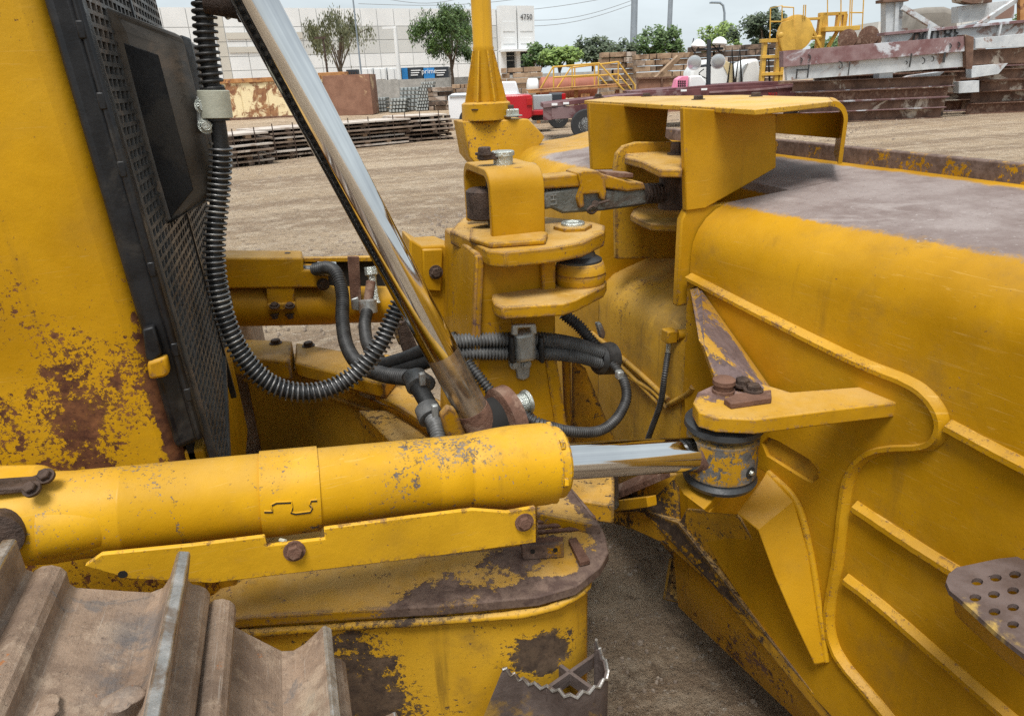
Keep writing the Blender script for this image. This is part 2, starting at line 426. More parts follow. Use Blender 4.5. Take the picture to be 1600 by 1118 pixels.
M['bead'] = paint('weld_bead_paint', chip=.685, edge=.08, scale=40, base=(.45, .222, .004), dust=.18, grime=.15, micro=1.0)
M['hinge'] = paint('hinge_plate_paint', chip=.68, edge=.10, scale=26, dust=.35, micro=.9, bare=(.10, .06, .05), bare2=(.2, .13, .11), zones=[((.72, 1.05, 1.13), (.10, .10, .025), .34)],
    tints=[(((.68, .98, 1.108), (.10, .07, .03), .5), (.50, .085, .035))])
M['gusset'] = paint('gusset_paint', chip=.64, edge=.10, scale=26, bare=(.115, .08, .075), bare2=(.16, .115, .11), zones=[((.80, 1.16, 1.16), (.075, .22, .09), .26)], dust=.3)
M['step'] = rough_metal('worn_step_plate', (.085, .06, .052), (.14, .105, .095), (.40, .27, .08), 11, .6, .1, .4, .002, lo3=.60)
M['stepside'] = rough_metal('rusty_step_steel', (.075, .055, .048), (.13, .10, .088), (.30, .18, .04), 9, .7, .1, .5, .004)
M['cylguard'] = paint('guard_plate_paint', chip=.672, edge=.09, scale=30, base=(.62, .33, .014), dust=.2, streak=.1)
M['archpaint'] = paint('arch_bracket_paint', chip=.71, edge=.06, scale=30, grime=.12, dust=.35)
M['cream_rust'] = rough_metal('dusty_plate_edge', (.30, .24, .17), (.42, .35, .26), (.12, .07, .05), 14, .75)
M['stampgrey'] = plain('stamped_steel', (.24, .24, .225), .5, .3)

# ================================================================ GROUND
def ground_mat():
    g = G('dirt_yard'); g.P = g.pos()
    c = g.mix(g.rng(g.noise(.35, 6, .6), .35, .65), (.46, .335, .215), (.57, .44, .305))
    tr = g.noise(1.0, 6, .65, g.pos((.07, .9, 1), (0, 0, R(-14))))
    c = g.mix(g.rng(tr, .42, .58, 0, .85), c, (.31, .215, .14))
    c = g.mix(g.rng(g.noise(2.2, 8, .75), .48, .62, 0, .7), c, (.63, .505, .365))
    c = g.mix(g.rng(g.noise(9, 8, .8), .52, .60, 0, .75), c, (.25, .175, .115))
    c = g.mix(g.rng(g.noise(21, 6, .8), .57, .64, 0, .8), c, (.68, .60, .50))
    c = g.mix(g.rng(g.noise(60, 6, .8), .56, .66, 0, .8), c, (.14, .11, .09))
    g.put(g.b.inputs['Base Color'], c); g.b.inputs['Roughness'].default_value = .95
    g.b.inputs['Specular IOR Level'].default_value = .2
    h = g.math('ADD', g.noise(30, 8, .75), g.math('ADD', g.math('MULTIPLY', g.noise(3, 5), 2.0), g.math('MULTIPLY', tr, 6.0)))
    g.bump(g.math('ADD', h, g.math('MULTIPLY', g.noise(10, 6, .8), 1.5)), 1.0, .06)
    return g.m
M['dirt'] = ground_mat()
m = MB()
gs = []
xs = [-400, -120, -60, -30, -16, -8, -4, -2, 0, 2, 4, 6, 9, 13, 18, 24, 32, 45, 70, 140, 450]
ysx = [-200, -60, -20, -6, -2, 0, 2, 4, 6, 8, 11, 15, 20, 27, 36, 48, 62, 90, 150, 400, 1500]
rg = random.Random(3)
vs = []
for y in ysx:
    for x in xs: vs.append((x, y, rg.uniform(-.03, .03) if (5 < y < 60 and abs(x) < 50) else 0))
nx_ = len(xs)
fs = [(j*nx_+i, j*nx_+i+1, (j+1)*nx_+i+1, (j+1)*nx_+i) for j in range(len(ysx)-1) for i in range(nx_-1)]
gr = m.add(vs, fs).build('ground', 'dirt', None, smooth=180, origin=(0, 0, 0)); gr['kind'] = 'structure'
# loose stones
M['stone'] = rough_metal('loose_stone', (.17, .13, .10), (.34, .275, .215), None, 14, .9)
m = MB(); rs = random.Random(11)
for i in range(9500):
    if i < 900: x, y = rs.uniform(.2, 2.0), rs.uniform(.9, 2.6); s = rs.uniform(.002, .011)*(2.2 if rs.random() < .04 else 1)
    elif i < 3600: y = 2.5+rs.random()**1.3*9; x = rs.uniform(-.4, .6)*y+rs.uniform(-.5, 1); s = rs.uniform(.004, .016)
    else: y = 7+27*rs.random()**1.4; x = rs.uniform(-.35, 1.2)*y; s = rs.uniform(.012, .030)*(1.8 if rs.random() < .08 else 1)
    a = rs.random()*6; pts = []
    for k in range(5):
        t = a+k*1.257; q = s*rs.uniform(.7, 1.25); pts.append(V((x+q*math.cos(t), y+q*math.sin(t), -.01)))
    tp_ = [V((p.x*.6+x*.4, p.y*.6+y*.4, s*rs.uniform(.5, .8))) for p in pts]
    m.add(pts+tp_, [(4, 3, 2, 1, 0), (5, 6, 7, 8, 9)]+[(k, (k+1) % 5, 5+(k+1) % 5, 5+k) for k in range(5)])
so = m.build('gravel', 'stone', None, smooth=0, origin=(0, 0, 0), fix=False); so['kind'] = 'stuff'
tag(so, 'loose gravel and small stones scattered over the dirt yard', 'gravel')
# ================================================================ BULLDOZER
bd = thing('bulldozer', 'yellow crawler bulldozer filling the foreground, blade, chrome cylinder rods and track close up', 'bulldozer', (.2, 1.6, 0))
def HY(L): return [PY(x, y, Y) for x, y, Y in L]
def YP(pts, Y): return [PY(x, y, Y) for x, y in pts]
def ZP(pts, Z): return [PZ(x, y, Z) for x, y in pts]
SL = .16
def rear(Y): return .90 + SL*abs(1.42-Y) if Y < 1.42 else .90
def BL(x, y, off=0.0): return PP(x, y, (.90-off, 1.42, 0), (1, SL, 0))
BN = V((-1, -SL, 0)).normalized()      # out of the rear face, towards the tractor

# ---- blade shell
def prof(x0, Y):
    p = [(x0+.13, .10), (x0+.03, .20), (x0, .42), (x0, 1.29)]
    p += [(x0+.12-.12*math.cos(R(a)), 1.29+.12*math.sin(R(a))) for a in (15, 30, 45, 60, 75, 90)]
    p += [(x0+.30, 1.425), (1.47, 1.45), (1.50, 1.45), (1.46, 1.30), (1.40, 1.0), (1.38, .7), (1.42, .4), (1.52, .1)]
    return [V((a, Y, b)) for a, b in p]
ys = [-.45, -.1, .3, .7, 1.1, 1.425]
blade = MB().rings([prof(rear(y), y) for y in ys]).build('blade', 'bladeshell', bd, smooth=50)
ys = [1.95, 2.3, 2.7, 3.0, 3.3]
fb = MB().rings([prof(.90+(max(0, y-2.7)*.25), y) for y in ys]).build('far_blade_half', 'bladeshell', blade, smooth=50)
# lip along the top front edge
MB().bb(1.485, 1.51, -.45, 3.3, 1.44, 1.492).build('top_lip', 'lip', blade, bevel=.004)
# lower centre body between the gussets
def prof2(Y):
    p = [(1.05, .25), (.93, .35), (.90, .6), (.90, 1.02)]
    p += [(.90+.10-.10*math.cos(R(a)), 1.02+.10*math.sin(R(a))) for a in (20, 40, 60, 80)]
    p += [(1.15, 1.17), (1.40, 1.24), (1.40, .7), (1.40, .25)]
    return [V((a, Y, b)) for a, b in p]
MB().rings([prof2(y) for y in (1.424, 1.6, 1.8, 1.952)]).build('centre_body', 'recess', blade, smooth=50)
MB().prism([V((1.16, 1.4255, 1.15)), V((1.40, 1.4255, 1.15)), V((1.488, 1.4255, 1.40)), V((1.488, 1.4255, 1.449)), V((1.16, 1.4255, 1.424))], (0, .524, 0)).build('centre_deck', 'bladeshell', blade)
# gussets and recess side plates
Yg = 1.425
MB().prism(YP([(1068, 168), (1213, 178), (1213, 262), (1160, 293), (1102, 326), (1072, 330)], Yg), (0, .018, 0)).build('gusset', 'blade', blade, bevel=.003)
MB().prism(YP([(920, 160), (1045, 168), (1040, 214), (1052, 222), (1052, 262), (925, 266)], 1.95), (0, .018, 0)).build('gusset', 'blade', blade, bevel=.003)
MB().prism([V((.872, 1.43, 1.16)), V((1.35, 1.43, 1.16)), V((1.35, 1.43, 1.40)), V((.905, 1.43, 1.405)), V((.885, 1.43, 1.40)), V((.872, 1.43, 1.375))], (0, .024, 0)).build('recess_side_plate', 'blade', blade, bevel=.004)
p = YP([(963, 405), (961, 262), (964, 240), (975, 228), (995, 222)], 1.80)
MB().prism(p + [V((1.35, 1.80, 1.50)), V((1.35, 1.80, 1.15))], (0, .02, 0)).build('recess_side_plate', 'recess', blade, bevel=.004)
# trunnion plates for the pitch link
MB().prism(ZP([(976, 246), (1002, 252), (1030, 265), (1066, 265), (1068, 226), (1015, 228), (978, 236)], 1.495), (0, 0, -.018)).build('trunnion_plate', 'tower', blade, bevel=.003)
MB().prism(ZP([(985, 335), (1000, 343), (1018, 350), (1062, 352), (1066, 318), (1010, 318), (990, 326)], 1.345), (0, 0, -.018)).build('trunnion_plate', 'tower', blade, bevel=.003)
q = PZ(1058, 240, 1.497)
bolt(blade, q, (0, 0, 1), .018, .03, 'boltdark')
# top guard plate with bent front flange
tp = MB().prism(ZP([(913, 157), (1180, 171), (1258, 163), (1302, 158), (1296, 152), (1160, 148.5), (960, 151)], 1.624), (0, 0, -.012)).build('guard_plate', 'dusty', blade, bevel=.002)
a, b = PZ(1302, 158, 1.624), PZ(1296, 152, 1.624)
d = (b-a); nx = V((1, 0, 0)); L0 = []
for k in range(9):
    t = R(90*k/8); L0.append((math.sin(t)*.05, -(1-math.cos(t))*.05))
L0.append((.05, -.145))
out = [[a+V((x, 0, z)) for x, z in L0], [b+V((x, 0, z)) for x, z in L0]]
inn = [[p-V((.012*max(0, math.sin(R(10*i))), 0, .012*max(0, math.cos(R(10*i))))) for i, p in enumerate(l)] for l in out]
mb = MB(); n = len(L0)
vs = out[0]+out[1]+inn[0]+inn[1]; fs = []
for i in range(n-1):
    fs += [(i, i+1, n+i+1, n+i), (2*n+i, 3*n+i, 3*n+i+1, 2*n+i+1), (i, 2*n+i, 2*n+i+1, i+1), (n+i, n+i+1, 3*n+i+1, 3*n+i)]
fs += [(n-1, 2*n-1, 4*n-1, 3*n-1), (0, n, 3*n, 2*n)]
mb.add(vs, fs).build('bent_flange', 'blade', blade, smooth=50)
# side web under the guard plate behind the near gusset, facing the camera
MB().prism(YP([(1214, 178), (1318, 176), (1316, 217), (1211, 208)], 1.50), (0, .012, 0)).build('flange_web', 'blade', blade)
for x, y in ((935, 152), (1010, 151), (1091, 156), (1181, 151)):
    bolt(blade, PZ(x, y, 1.624), (0, 0, 1), .013, .012)

# ---- overlay stiffener plate on the rear face with slot and weld bead
edge_px = [(1080, 432), (1150, 468), (1250, 518), (1350, 566), (1420, 594), (1452, 615), (1472, 642), (1476, 668), (1466, 688), (1444, 697), (1400, 699), (1366, 706), (1342, 725),
           (1328, 756), (1322, 800), (1312, 880), (1300, 950), (1302, 990), (1320, 1030), (1370, 1090), (1420, 1150)]
slot = [(1196, 690), (1206, 680), (1222, 686), (1270, 714), (1284, 730), (1286, 744), (1276, 752), (1262, 746), (1204, 710)]
outer = edge_px + [(1340, 1150), (1268, 1075), (1200, 985), (1130, 880), (1080, 790), (1075, 600)]
MB().prism([BL(x, y) + BN*.012 for x, y in outer], BN*-.03, [[BL(x, y)+BN*.012 for x, y in slot]]).build('stiffener_plate', 'blade', blade, bevel=.003)
MB().prism([BL(x, y) + BN*.0015 for x, y in slot], BN*-.006).build('slot_floor', 'recess', blade)
def band(L, w_, h_, mat='bead', name='weld_band', step=.012):
    pth = smooth_path([BL(x, y) for x, y in L], step); n_ = len(pth); rg_ = []
    for i_, p_ in enumerate(pth):
        t_ = (pth[min(i_+1, n_-1)]-pth[max(i_-1, 0)]).normalized(); s_ = BN.cross(t_).normalized(); hh = h_+random.uniform(-.0006, .0006); ww = w_+random.uniform(-.0008, .0008)
        rg_.append([p_+s_*(u_*ww)+BN*(v_*hh) for u_, v_ in ((-.5, -.4), (-.5, .35), (-.30, 1), (.12, 1), (.30, .55), (.5, .2), (.5, -.4))])
    return MB().rings(rg_).build(name, mat, blade, smooth=28)
band(edge_px, .019, .020)
band([(1484, 664), (1540, 694), (1640, 746)], .024, .016, 'bead', 'rib')
band([(1338, 790), (1380, 818), (1440, 857), (1506, 898)], .026, .015, 'bead', 'rib')
band([(1324, 903), (1380, 946), (1470, 1024), (1600, 1136)], .026, .015, 'bead', 'rib')
# ---- near hinge bracket for the angle cylinder
ez = 1.136
arm = [(1083, 628), (1090, 612), (1112, 602), (1150, 592), (1195, 600), (1235, 612), (1300, 607), (1392, 600), (1403, 607), (1406, 622)]
low_arm = [(1404, 628), (1300, 640), (1180, 655), (1120, 652), (1092, 644)]
MB().prism([PZ(x, y, ez) for x, y in arm+low_arm], (0, 0, -.030)).build('upper_hinge_plate', 'hinge', blade, bevel=.003)
# upright gusset above the hinge plate
g1 = [(1085, 460), (1094, 456), (1150, 540), (1205, 610)]; g2 = [(1180, 612), (1120, 610)]
MB().prism([BL(1083, 456, .01), BL(1096, 455, .015), BL(1205, 606, .02), PZ(1196, 608, ez), PZ(1122, 604, ez), PZ(1100, 540, ez+.075)], V((.0, .02, .006))).build('upright_gusset', 'gusset', blade, bevel=.003)
# hinge pin, keeper and bolts
c = PZ(1130, 612, ez)
MB().lathe(c, (0, 0, 1), [(-.02, .021), (.006, .021), (.006, .017), (.016, .018), (.018, .021), (.026, .021), (.028, .018)], 28).build('hinge_pin', 'rust', blade)
MB().prism(ZP([(1131, 622), (1143, 630), (1206, 621), (1205, 608), (1150, 614)], ez+.012), (0, 0, -.012)).build('keeper_plate', 'rust', blade, bevel=.002)
bolt(blade, PZ(1160, 600, ez+.010), (0, 0, 1), .012, .012)
bolt(blade, PZ(1177, 609, ez+.013), (0, 0, 1), .012, .012)
# rod eye with seals
ec = V((PY(1127, 710, .975).x, .975, 0)); ez0, ez1 = .985, 1.070
MB().lathe((ec.x, ec.y, ez0), (0, 0, 1), [(0, .060), (.004, .067), (ez1-ez0-.004, .067), (ez1-ez0, .060)], 40).build('rod_eye', 'eye', bd)
se = MB().lathe((ec.x, ec.y, ez1), (0, 0, 1), [(0, .05), (.003, .055), (.006, .050), (.009, .068), (.015, .073), (.024, .072), (.030, .05)], 40).build('seal', 'seal', blade)
MB().lathe((ec.x, ec.y, ez0-.02), (0, 0, 1), [(0, .056), (.002, .067), (.010, .070), (.015, .066), (.02, .062)], 40).build('seal', 'seal', blade)
gd = V((.30, -.95, 0)).normalized()
gp = V((ec.x, ec.y, 1.012)) + gd*.0668
MB().lathe(gp, gd, [(-.01, .011), (.0012, .0115), (.0014, .007), (-.001, .0065)], 20).build('grease_fitting', 'dark', blade)
MB().lathe(gp, gd, [(0, .005), (.004, .0048), (.006, .003)], 12).build('grease_nipple', 'boltgal', blade)
# lower hinge plate that sweeps down the rear face as a tapering leg
left = [PZ(1052, 748, .958), PZ(1068, 772, .955), PZ(1100, 796, .95), BL(1150, 800, .14), BL(1184, 828, .12), BL(1210, 900, .10), BL(1241, 972, .07), BL(1272, 1038, .04)]
right = [PZ(1075, 712, .96), PZ(1120, 716, .96), PZ(1170, 720, .96), BL(1198, 736, .04), BL(1240, 782, .03), BL(1262, 862, .028), BL(1276, 950, .026), BL(1289, 1034, .024)]
m = MB(); th = V((.018, .012, -.02)); n = len(left)
vs = left+right+[p+th for p in left]+[p+th for p in right]; fs = []
for i in range(n-1):
    fs += [(i, i+1, n+i+1, n+i), (2*n+i, 3*n+i, 3*n+i+1, 2*n+i+1), (i, 2*n+i, 2*n+i+1, i+1), (n+i, n+i+1, 3*n+i+1, 3*n+i)]
fs += [(0, n, 3*n, 2*n), (n-1, 3*n-1, 4*n-1, 2*n-1)]
lo = m.add(vs, fs).build('lower_hinge_leg', 'blade', blade, smooth=22, bevel=.003)
MB().tube(smooth_path([BL(1200, 738, .016), BL(1244, 784, .020), BL(1266, 862, .018), BL(1280, 950, .018), BL(1291, 1032, .016)], .012), .0085, 8).build('weld_bead', 'bead', blade, smooth=80)
# pocket wall behind the leg and lower skirt plates
MB().prism([BL(1062, 815, .02), BL(1072, 795, .02), BL(1150, 800, .02), BL(1200, 880, .005), BL(1262, 1060, .003), BL(1215, 1030, .003), BL(1120, 912, .003), BL(1066, 850, .003)], BN*-.01).build('pocket_wall', 'under', blade, bevel=.002)
sk = [PX(950, 800, .80), PX(1000, 795, .82), PX(1060, 815, .88), BL(1130, 905, .03), BL(1205, 1000, .02), BL(1300, 1118, .01), BL(1300, 1140, .0), BL(1120, 922, .02), PX(1040, 850, .86), PX(985, 825, .82), PX(950, 815, .80)]
MB().prism(sk, (.03, .02, -.012)).build('skirt_plate', 'under', blade, bevel=.003)
MB().prism([PX(948, 776, .80), PX(1010, 752, .84), PX(1060, 740, .9), PX(1064, 815, .9), PX(1000, 800, .82), PX(950, 798, .80)], (.02, .03, 0)).build('skirt_web', 'under', blade, bevel=.002)
MB().prism([PX(950, 775, .785), PX(1045, 735, .84), PX(1048, 745, .84), PX(952, 786, .785)], (.02, .04, 0)).build('skirt_rib', 'rust', blade, bevel=.002)
MB().prism([PX(952, 783, .78), PX(1010, 776, .80), PX(1012, 792, .80), PX(954, 800, .78)], (.03, .0, 0)).build('skirt_bracket', 'yellow', blade, bevel=.002)
MB().prism([PX(917, 742, .72), PX(948, 742, .72), PX(950, 806, .72), PX(926, 806, .72)], (.05, .03, 0)).build('ball_socket_side', 'greysteel', blade, bevel=.003)
# cutting edge piece glimpsed below
MB().prism([PZ(1040, 935, .12), PZ(1062, 940, .1), PZ(1130, 940, .1), PZ(1138, 918, .12), PZ(1100, 880, .16), PZ(1050, 870, .18)], (.02, .05, -.05)).build('cutting_edge_back', 'under', blade)
# frame nose and ball carrier under the tower, added to shade the ground
MB().prism([V((.28, 1.40, .14)), V((.48, 1.40, .14)), V((.55, 1.40, .22)), V((.55, 1.40, .60)), V((.50, 1.40, .70)), V((.28, 1.40, .70))], (0, .46, 0)).build('frame_nose_occluder', 'under', bd, bevel=.02, seg=3)
MB().bb(-.30, .30, 1.34, 1.90, .30, .56).build('crankcase_occluder', 'under', bd, bevel=.02)  # belly box out of view, added to block light through the frame
# far side diagonal seams on the centre body
for L in ([(925, 520), (985, 570), (1045, 625)], [(985, 590), (1022, 612), (1045, 640)], [(1045, 632), (1075, 615), (1085, 600)], [(960, 560), (1000, 600), (1030, 630)]):
    pth = smooth_path([PX(x, y, .895) for x, y in L], .015)
    MB().tube(pth, .008, 8).build('seam_rib', 'recess', blade, smooth=80)
# grease line block and hose on the centre body
hb = PX(1046, 524, .885)
MB().box(hb, (.03, .034, .034)).build('hose_block', 'blade', blade, bevel=.003)
MB().lathe(hb+V((.015, -.015, .005)), (1, -.2, 0), [(0, .014), (.02, .014)], 18).build('block_boss', 'blade', blade)
MB().cyl(hb+V((0, 0, -.015)), hb+V((-.002, 0, -.06)), .007, .006, 12).build('hose_fitting', 'boltgal', blade)
hs = [hb+V((-.002, 0, -.05))] + [PX(x, y, .86) for x, y in ((1038, 590), (1032, 630), (1018, 670), (1000, 720))]
ribbed('grease_hose', hs, .0085, 'ribdark', blade, .006)
# ---- perforated step at the right edge
st = [(1478, 908), (1482, 896), (1494, 886), (1560, 872), (1640, 864), (1720, 990), (1640, 1052), (1560, 990), (1500, 935), (1484, 922)]
sz = .955
def hole(x, y, rx=9.5, ry=6): return [PZ(x+rx*math.cos(k*math.pi/5), y+ry*math.sin(k*math.pi/5), sz) for k in range(10)]
hs = [(1527, 908), (1556, 902), (1586, 897), (1524, 933), (1553, 928), (1583, 922), (1554, 955), (1583, 948), (1612, 943), (1583, 975), (1612, 968), (1612, 995)]
MB().prism(ZP(st, sz), (0, 0, -.008), [hole(*h) for h in hs]).build('step_plate', 'step', blade, bevel=.0015)
MB().prism([PZ(x, y, sz-.008) for x, y in ((1486, 924), (1500, 937), (1560, 992), (1640, 1054), (1650, 1046), (1568, 984), (1508, 930))], (.02, .0, -.05)).build('step_flange', 'yellow', blade, bevel=.002)
# ---- far pole on the blade end
pb = PY(766, 208, 3.30)
pole = MB().prism([pb+V((-.13, 0, .06)), pb+V((.16, -.1, .06)), pb+V((.22, -.16, -.02)), pb+V((.10, -.2, -.16)), pb+V((-.04, -.05, -.20)), pb+V((-.11, 0, -.10))], (0, .2, 0)).build('pole_bracket', 'yellow', blade, bevel=.006)
pm = MB(); pz0 = pb+V((0, .05, .06))
pm.lathe(pz0, (0, 0, 1), [(0, .118), (.072, .116), (.08, .105)], 32).build('pole_base', 'yellow', blade)
MB().lathe(pz0, (0, 0, 1), [(.08, .068), (.30, .047), (.312, .050), (.322, .046), (1.3, .044)], 28).build('guard_pole', 'yellow', blade)
for k in range(8):
    t = R(45*k+10); dr = V((math.cos(t), math.sin(t), 0))
    MB().prism([pz0+dr*.05+V((0, 0, .08)), pz0+dr*.106+V((0, 0, .08)), pz0+dr*.053+V((0, 0, .30)), pz0+dr*.042+V((0, 0, .30))], dr.cross(V((0, 0, 1)))*.008).build('pole_fin', 'yellow', blade)
for x in (745, 797): bolt(blade, PY(x, 171, 3.28)+V((0, 0, .0)), (0, 0, 1), .018, .02)
bolt(blade, pb+V((.1, -.05, .075)), (0, 0, 1), .03, .03, 'boltgal')

# ================= near angle cylinder
Yc = .975
c0 = PY(60, 810, Yc); c1 = PY(855, 723, Yc); ax = (c1-c0).normalized(); L = (c1-c0).length
ce = V((ec.x, ec.y, (ez0+ez1)/2))
def cx(px): # station along the axis for a picture column
    p = PY(px, 810+(723-810)*(px-60)/795, Yc); return (p-c0).dot(ax)
r0 = .0625
pr = [(cx(60)-.20, .05), (cx(60)-.05, .060), (cx(85), .064), (cx(120), r0), (cx(197), r0), (cx(199), r0*1.012), (cx(201), r0), (cx(676), r0), (cx(678), r0*.99), (cx(680), r0),
      (cx(725), r0), (cx(727), r0*.985), (cx(730), r0*1.01), (cx(775), r0*1.10), (cx(800), r0*1.13), (cx(848), r0*1.13), (cx(858), r0*1.10)]
ac = MB().lathe(c0, ax, pr, 56).build('angle_cylinder', 'cyl', bd, smooth=50)
MB().lathe(c0, ax, [(cx(856), r0*1.0), (cx(872), r0*1.0), (cx(876), r0*.93)], 48).build('gland_nut', 'cyl', ac)
sd_ = ax.orthogonal().normalized(); sb = ax.cross(sd_)
for k in range(6):
    t = R(60*k+18); p = c0+ax*cx(858)+(sd_*math.cos(t)+sb*math.sin(t))*r0*.98
    bolt(ac, p, ax, .009, .010, 'cyl', False, 'gland_bolt')
rd = MB().cyl(c0+ax*cx(868), ce-ax*.05, .0325, .0325, 48).build('cylinder_rod', 'chrome', ac)
MB().lathe(ce-ax*.066, ax, [(0, .0328), (.003, .0345), (.007, .0345), (.012, .040), (.02, .045)], 32).build('rod_weld', 'rust', ac)
# clamp band with interlocking joint
bx0, bx1 = cx(409), cx(498)
band = MB().lathe(c0, ax, [(bx0, r0*.99), (bx0, r0*1.055), (bx1, r0*1.055), (bx1, r0*.99)], 56).build('clamp_band', 'cyl', ac, smooth=30)
def onband(px_, py_, off):
    d = ray(px_, py_).normalized(); o = CAM-c0
    dp = d-ax*d.dot(ax); op = o-ax*o.dot(ax); rr = r0*1.055+off
    A = dp.dot(dp); B = 2*dp.dot(op); C2 = op.dot(op)-rr*rr; disc = max(0, B*B-4*A*C2)
    return CAM + d*((-B-math.sqrt(disc))/(2*A))
jt = [(413, 800), (426, 800), (424, 790), (432, 786), (456, 785), (457, 794), (455, 801), (462, 803), (485, 800), (488, 794), (484, 789), (486, 783), (500, 782)]
jp = []
for (x0, y0), (x1, y1) in zip(jt, jt[1:]):
    jp += [onband(x0+(x1-x0)*k/3, y0+(y1-y0)*k/3, .0) for k in range(3)]
MB().tube(jp, .0013, 6).build('band_joint', 'dark', band)
for s_ in (0, 1): MB().tube([p+V((0, 0, .0022)) for p in jp], .0011, 6).build('band_joint_edge', 'cyl', band) if s_ else None
# tail lug, bolts
MB().prism(YP([(-60, 756), (60, 752), (90, 785), (70, 884), (20, 888), (-60, 855)], .955), (0, .06, 0)).build('tail_lug', 'cyl', ac, bevel=.015, seg=3)
MB().prism(YP([(-20, 764), (40, 760), (60, 752), (66, 756), (46, 770), (-20, 776)], .94), (0, .03, 0)).build('tail_recess', 'boltdark', ac, bevel=.004)
bolt(ac, PY(72, 744, .95), (-.1, -.5, .8), .0075, .010); bolt(ac, PY(50, 764, .93), (-.1, -.5, .8), .0075, .010)
bm_ = PY(70, 832, .915)
MB().lathe(PY(72, 822, .95), ax, [(0, .045), (.07, .040), (.09, .03)], 28).build('tail_boss', 'cyl', ac)
MB().lathe(PY(2, 832, .92), (0, -1, .1), [(-.03, .03), (.012, .03), (.014, .022)], 24).build('tail_pin', 'boltdark', ac)
# guard plate under the barrel
gp_ = [(132, 884), (158, 866), (300, 852), (414, 838), (417, 853), (508, 842), (506, 826), (640, 808), (738, 796), (792, 800), (837, 792), (838, 847), (700, 866), (520, 888), (330, 911), (200, 904)]
gpl = MB().prism(YP(gp_, .888), (0, .008, 0)).build('guard_plate', 'cylguard', ac, bevel=.0015)
bolt(gpl, PY(460, 860, .887), (0, -1, .1), .0105, .009, 'rust'); bolt(gpl, PY(819, 815, .887), (0, -1, .1), .0105, .009, 'rust')
MB().lathe(PY(192, 896, .889), (0, -1, 0), [(0, .006), (.0015, .006)], 14).build('bolt_hole', 'dark', gpl)
MB().tube([PY(438, 843, .915), PY(446, 845, .905)], .003, 8).build('zip_end', 'cream', gpl)

# ================= dozer C-frame, near leg
dk = [(330, 905), (520, 885), (838, 848), (840, 750), (880, 745), (905, 775), (930, 805), (946, 835), (951, 862), (938, 885), (900, 915), (840, 932), (700, 945), (560, 953), (400, 963), (280, 975)]
deck = MB().prism(ZP(dk, .85), (0, 0, -.022)).build('push_frame', 'deck', bd, bevel=.003)
wl = [(290, 978), (420, 972), (560, 962), (700, 954), (830, 942), (890, 922), (915, 905), (918, 890)]
top = [PZ(x, y, .828) for x, y in wl]; top2 = [p+V((0, .0, -.75)) for p in top]
m = MB(); n = len(top); inn = [p+V((0, .03, 0)) for p in top]; inn2 = [p+V((0, .03, 0)) for p in top2]
vs = top+top2+inn+inn2; fs = []
for i in range(n-1):
    fs += [(i, i+1, n+i+1, n+i), (2*n+i, 3*n+i, 3*n+i+1, 2*n+i+1), (i, 2*n+i, 2*n+i+1, i+1), (n+i, n+i+1, 3*n+i+1, 3*n+i)]
fs += [(0, n, 3*n, 2*n), (n-1, 3*n-1, 4*n-1, 2*n-1)]
m.add(vs, fs).build('frame_side_wall', 'frame', deck, smooth=60)
rimp = smooth_path([PZ(x, y+12, .815)+V((0, -.004, 0)) for x, y in wl], .02)
MB().tube(rimp, [.0075+random.uniform(-.001, .001) for _ in rimp], 8).build('weld_bead', 'frame', deck, smooth=80)
MB().tube([p+V((0, 0, .0)) for p in smooth_path([PZ(330, 962, .832), PZ(560, 946, .832), PZ(760, 935, .832), PZ(860, 922, .832)], .02)], .006, 8).build('weld_bead', 'deck', deck, smooth=80)
# raised inner block, weld pads and small bracket on the deck
MB().prism(ZP([(838, 800), (838, 752), (884, 748), (905, 778), (925, 804), (940, 818), (912, 815)], .875), (0, 0, -.03)).build('deck_pad', 'deck', deck, bevel=.006)
for k in range(3):
    pth = smooth_path([PZ(840, 815+8*k, .853), PZ(890, 811+8*k, .853), PZ(934, 808+8*k, .853)], .006)
    MB().tube(pth, [.0048+.001*math.sin(i*1.3) for i in range(len(pth))], 6).build('weld_bead', 'rust', deck, smooth=80)
br = [PZ(816, 872, .852), PZ(880, 868, .852)]
MB().box((br[0]+br[1])/2+V((0, 0, .016)), ((br[1]-br[0]).length, .008, .032), ((br[1]-br[0]).normalized(), V((0, 1, 0)), V((0, 0, 1)))).build('small_bracket', 'deck', deck, bevel=.001)
for t in (.25, .8): MB().lathe(br[0].lerp(br[1], t)+V((0, -.0045, .018)), (0, -1, 0), [(-.003, .005), (.0005, .005)], 12).build('bolt_hole', 'dark', deck)
MB().prism(ZP([(812, 850), (878, 846), (880, 838), (816, 840)], .883), (0, 0, -.006)).build('bracket_top', 'rust', deck)
MB().prism(ZP([(888, 842), (900, 838), (922, 874), (906, 878)], .862), (0, 0, -.01)).build('bracket_brace', 'rust', deck, bevel=.001)
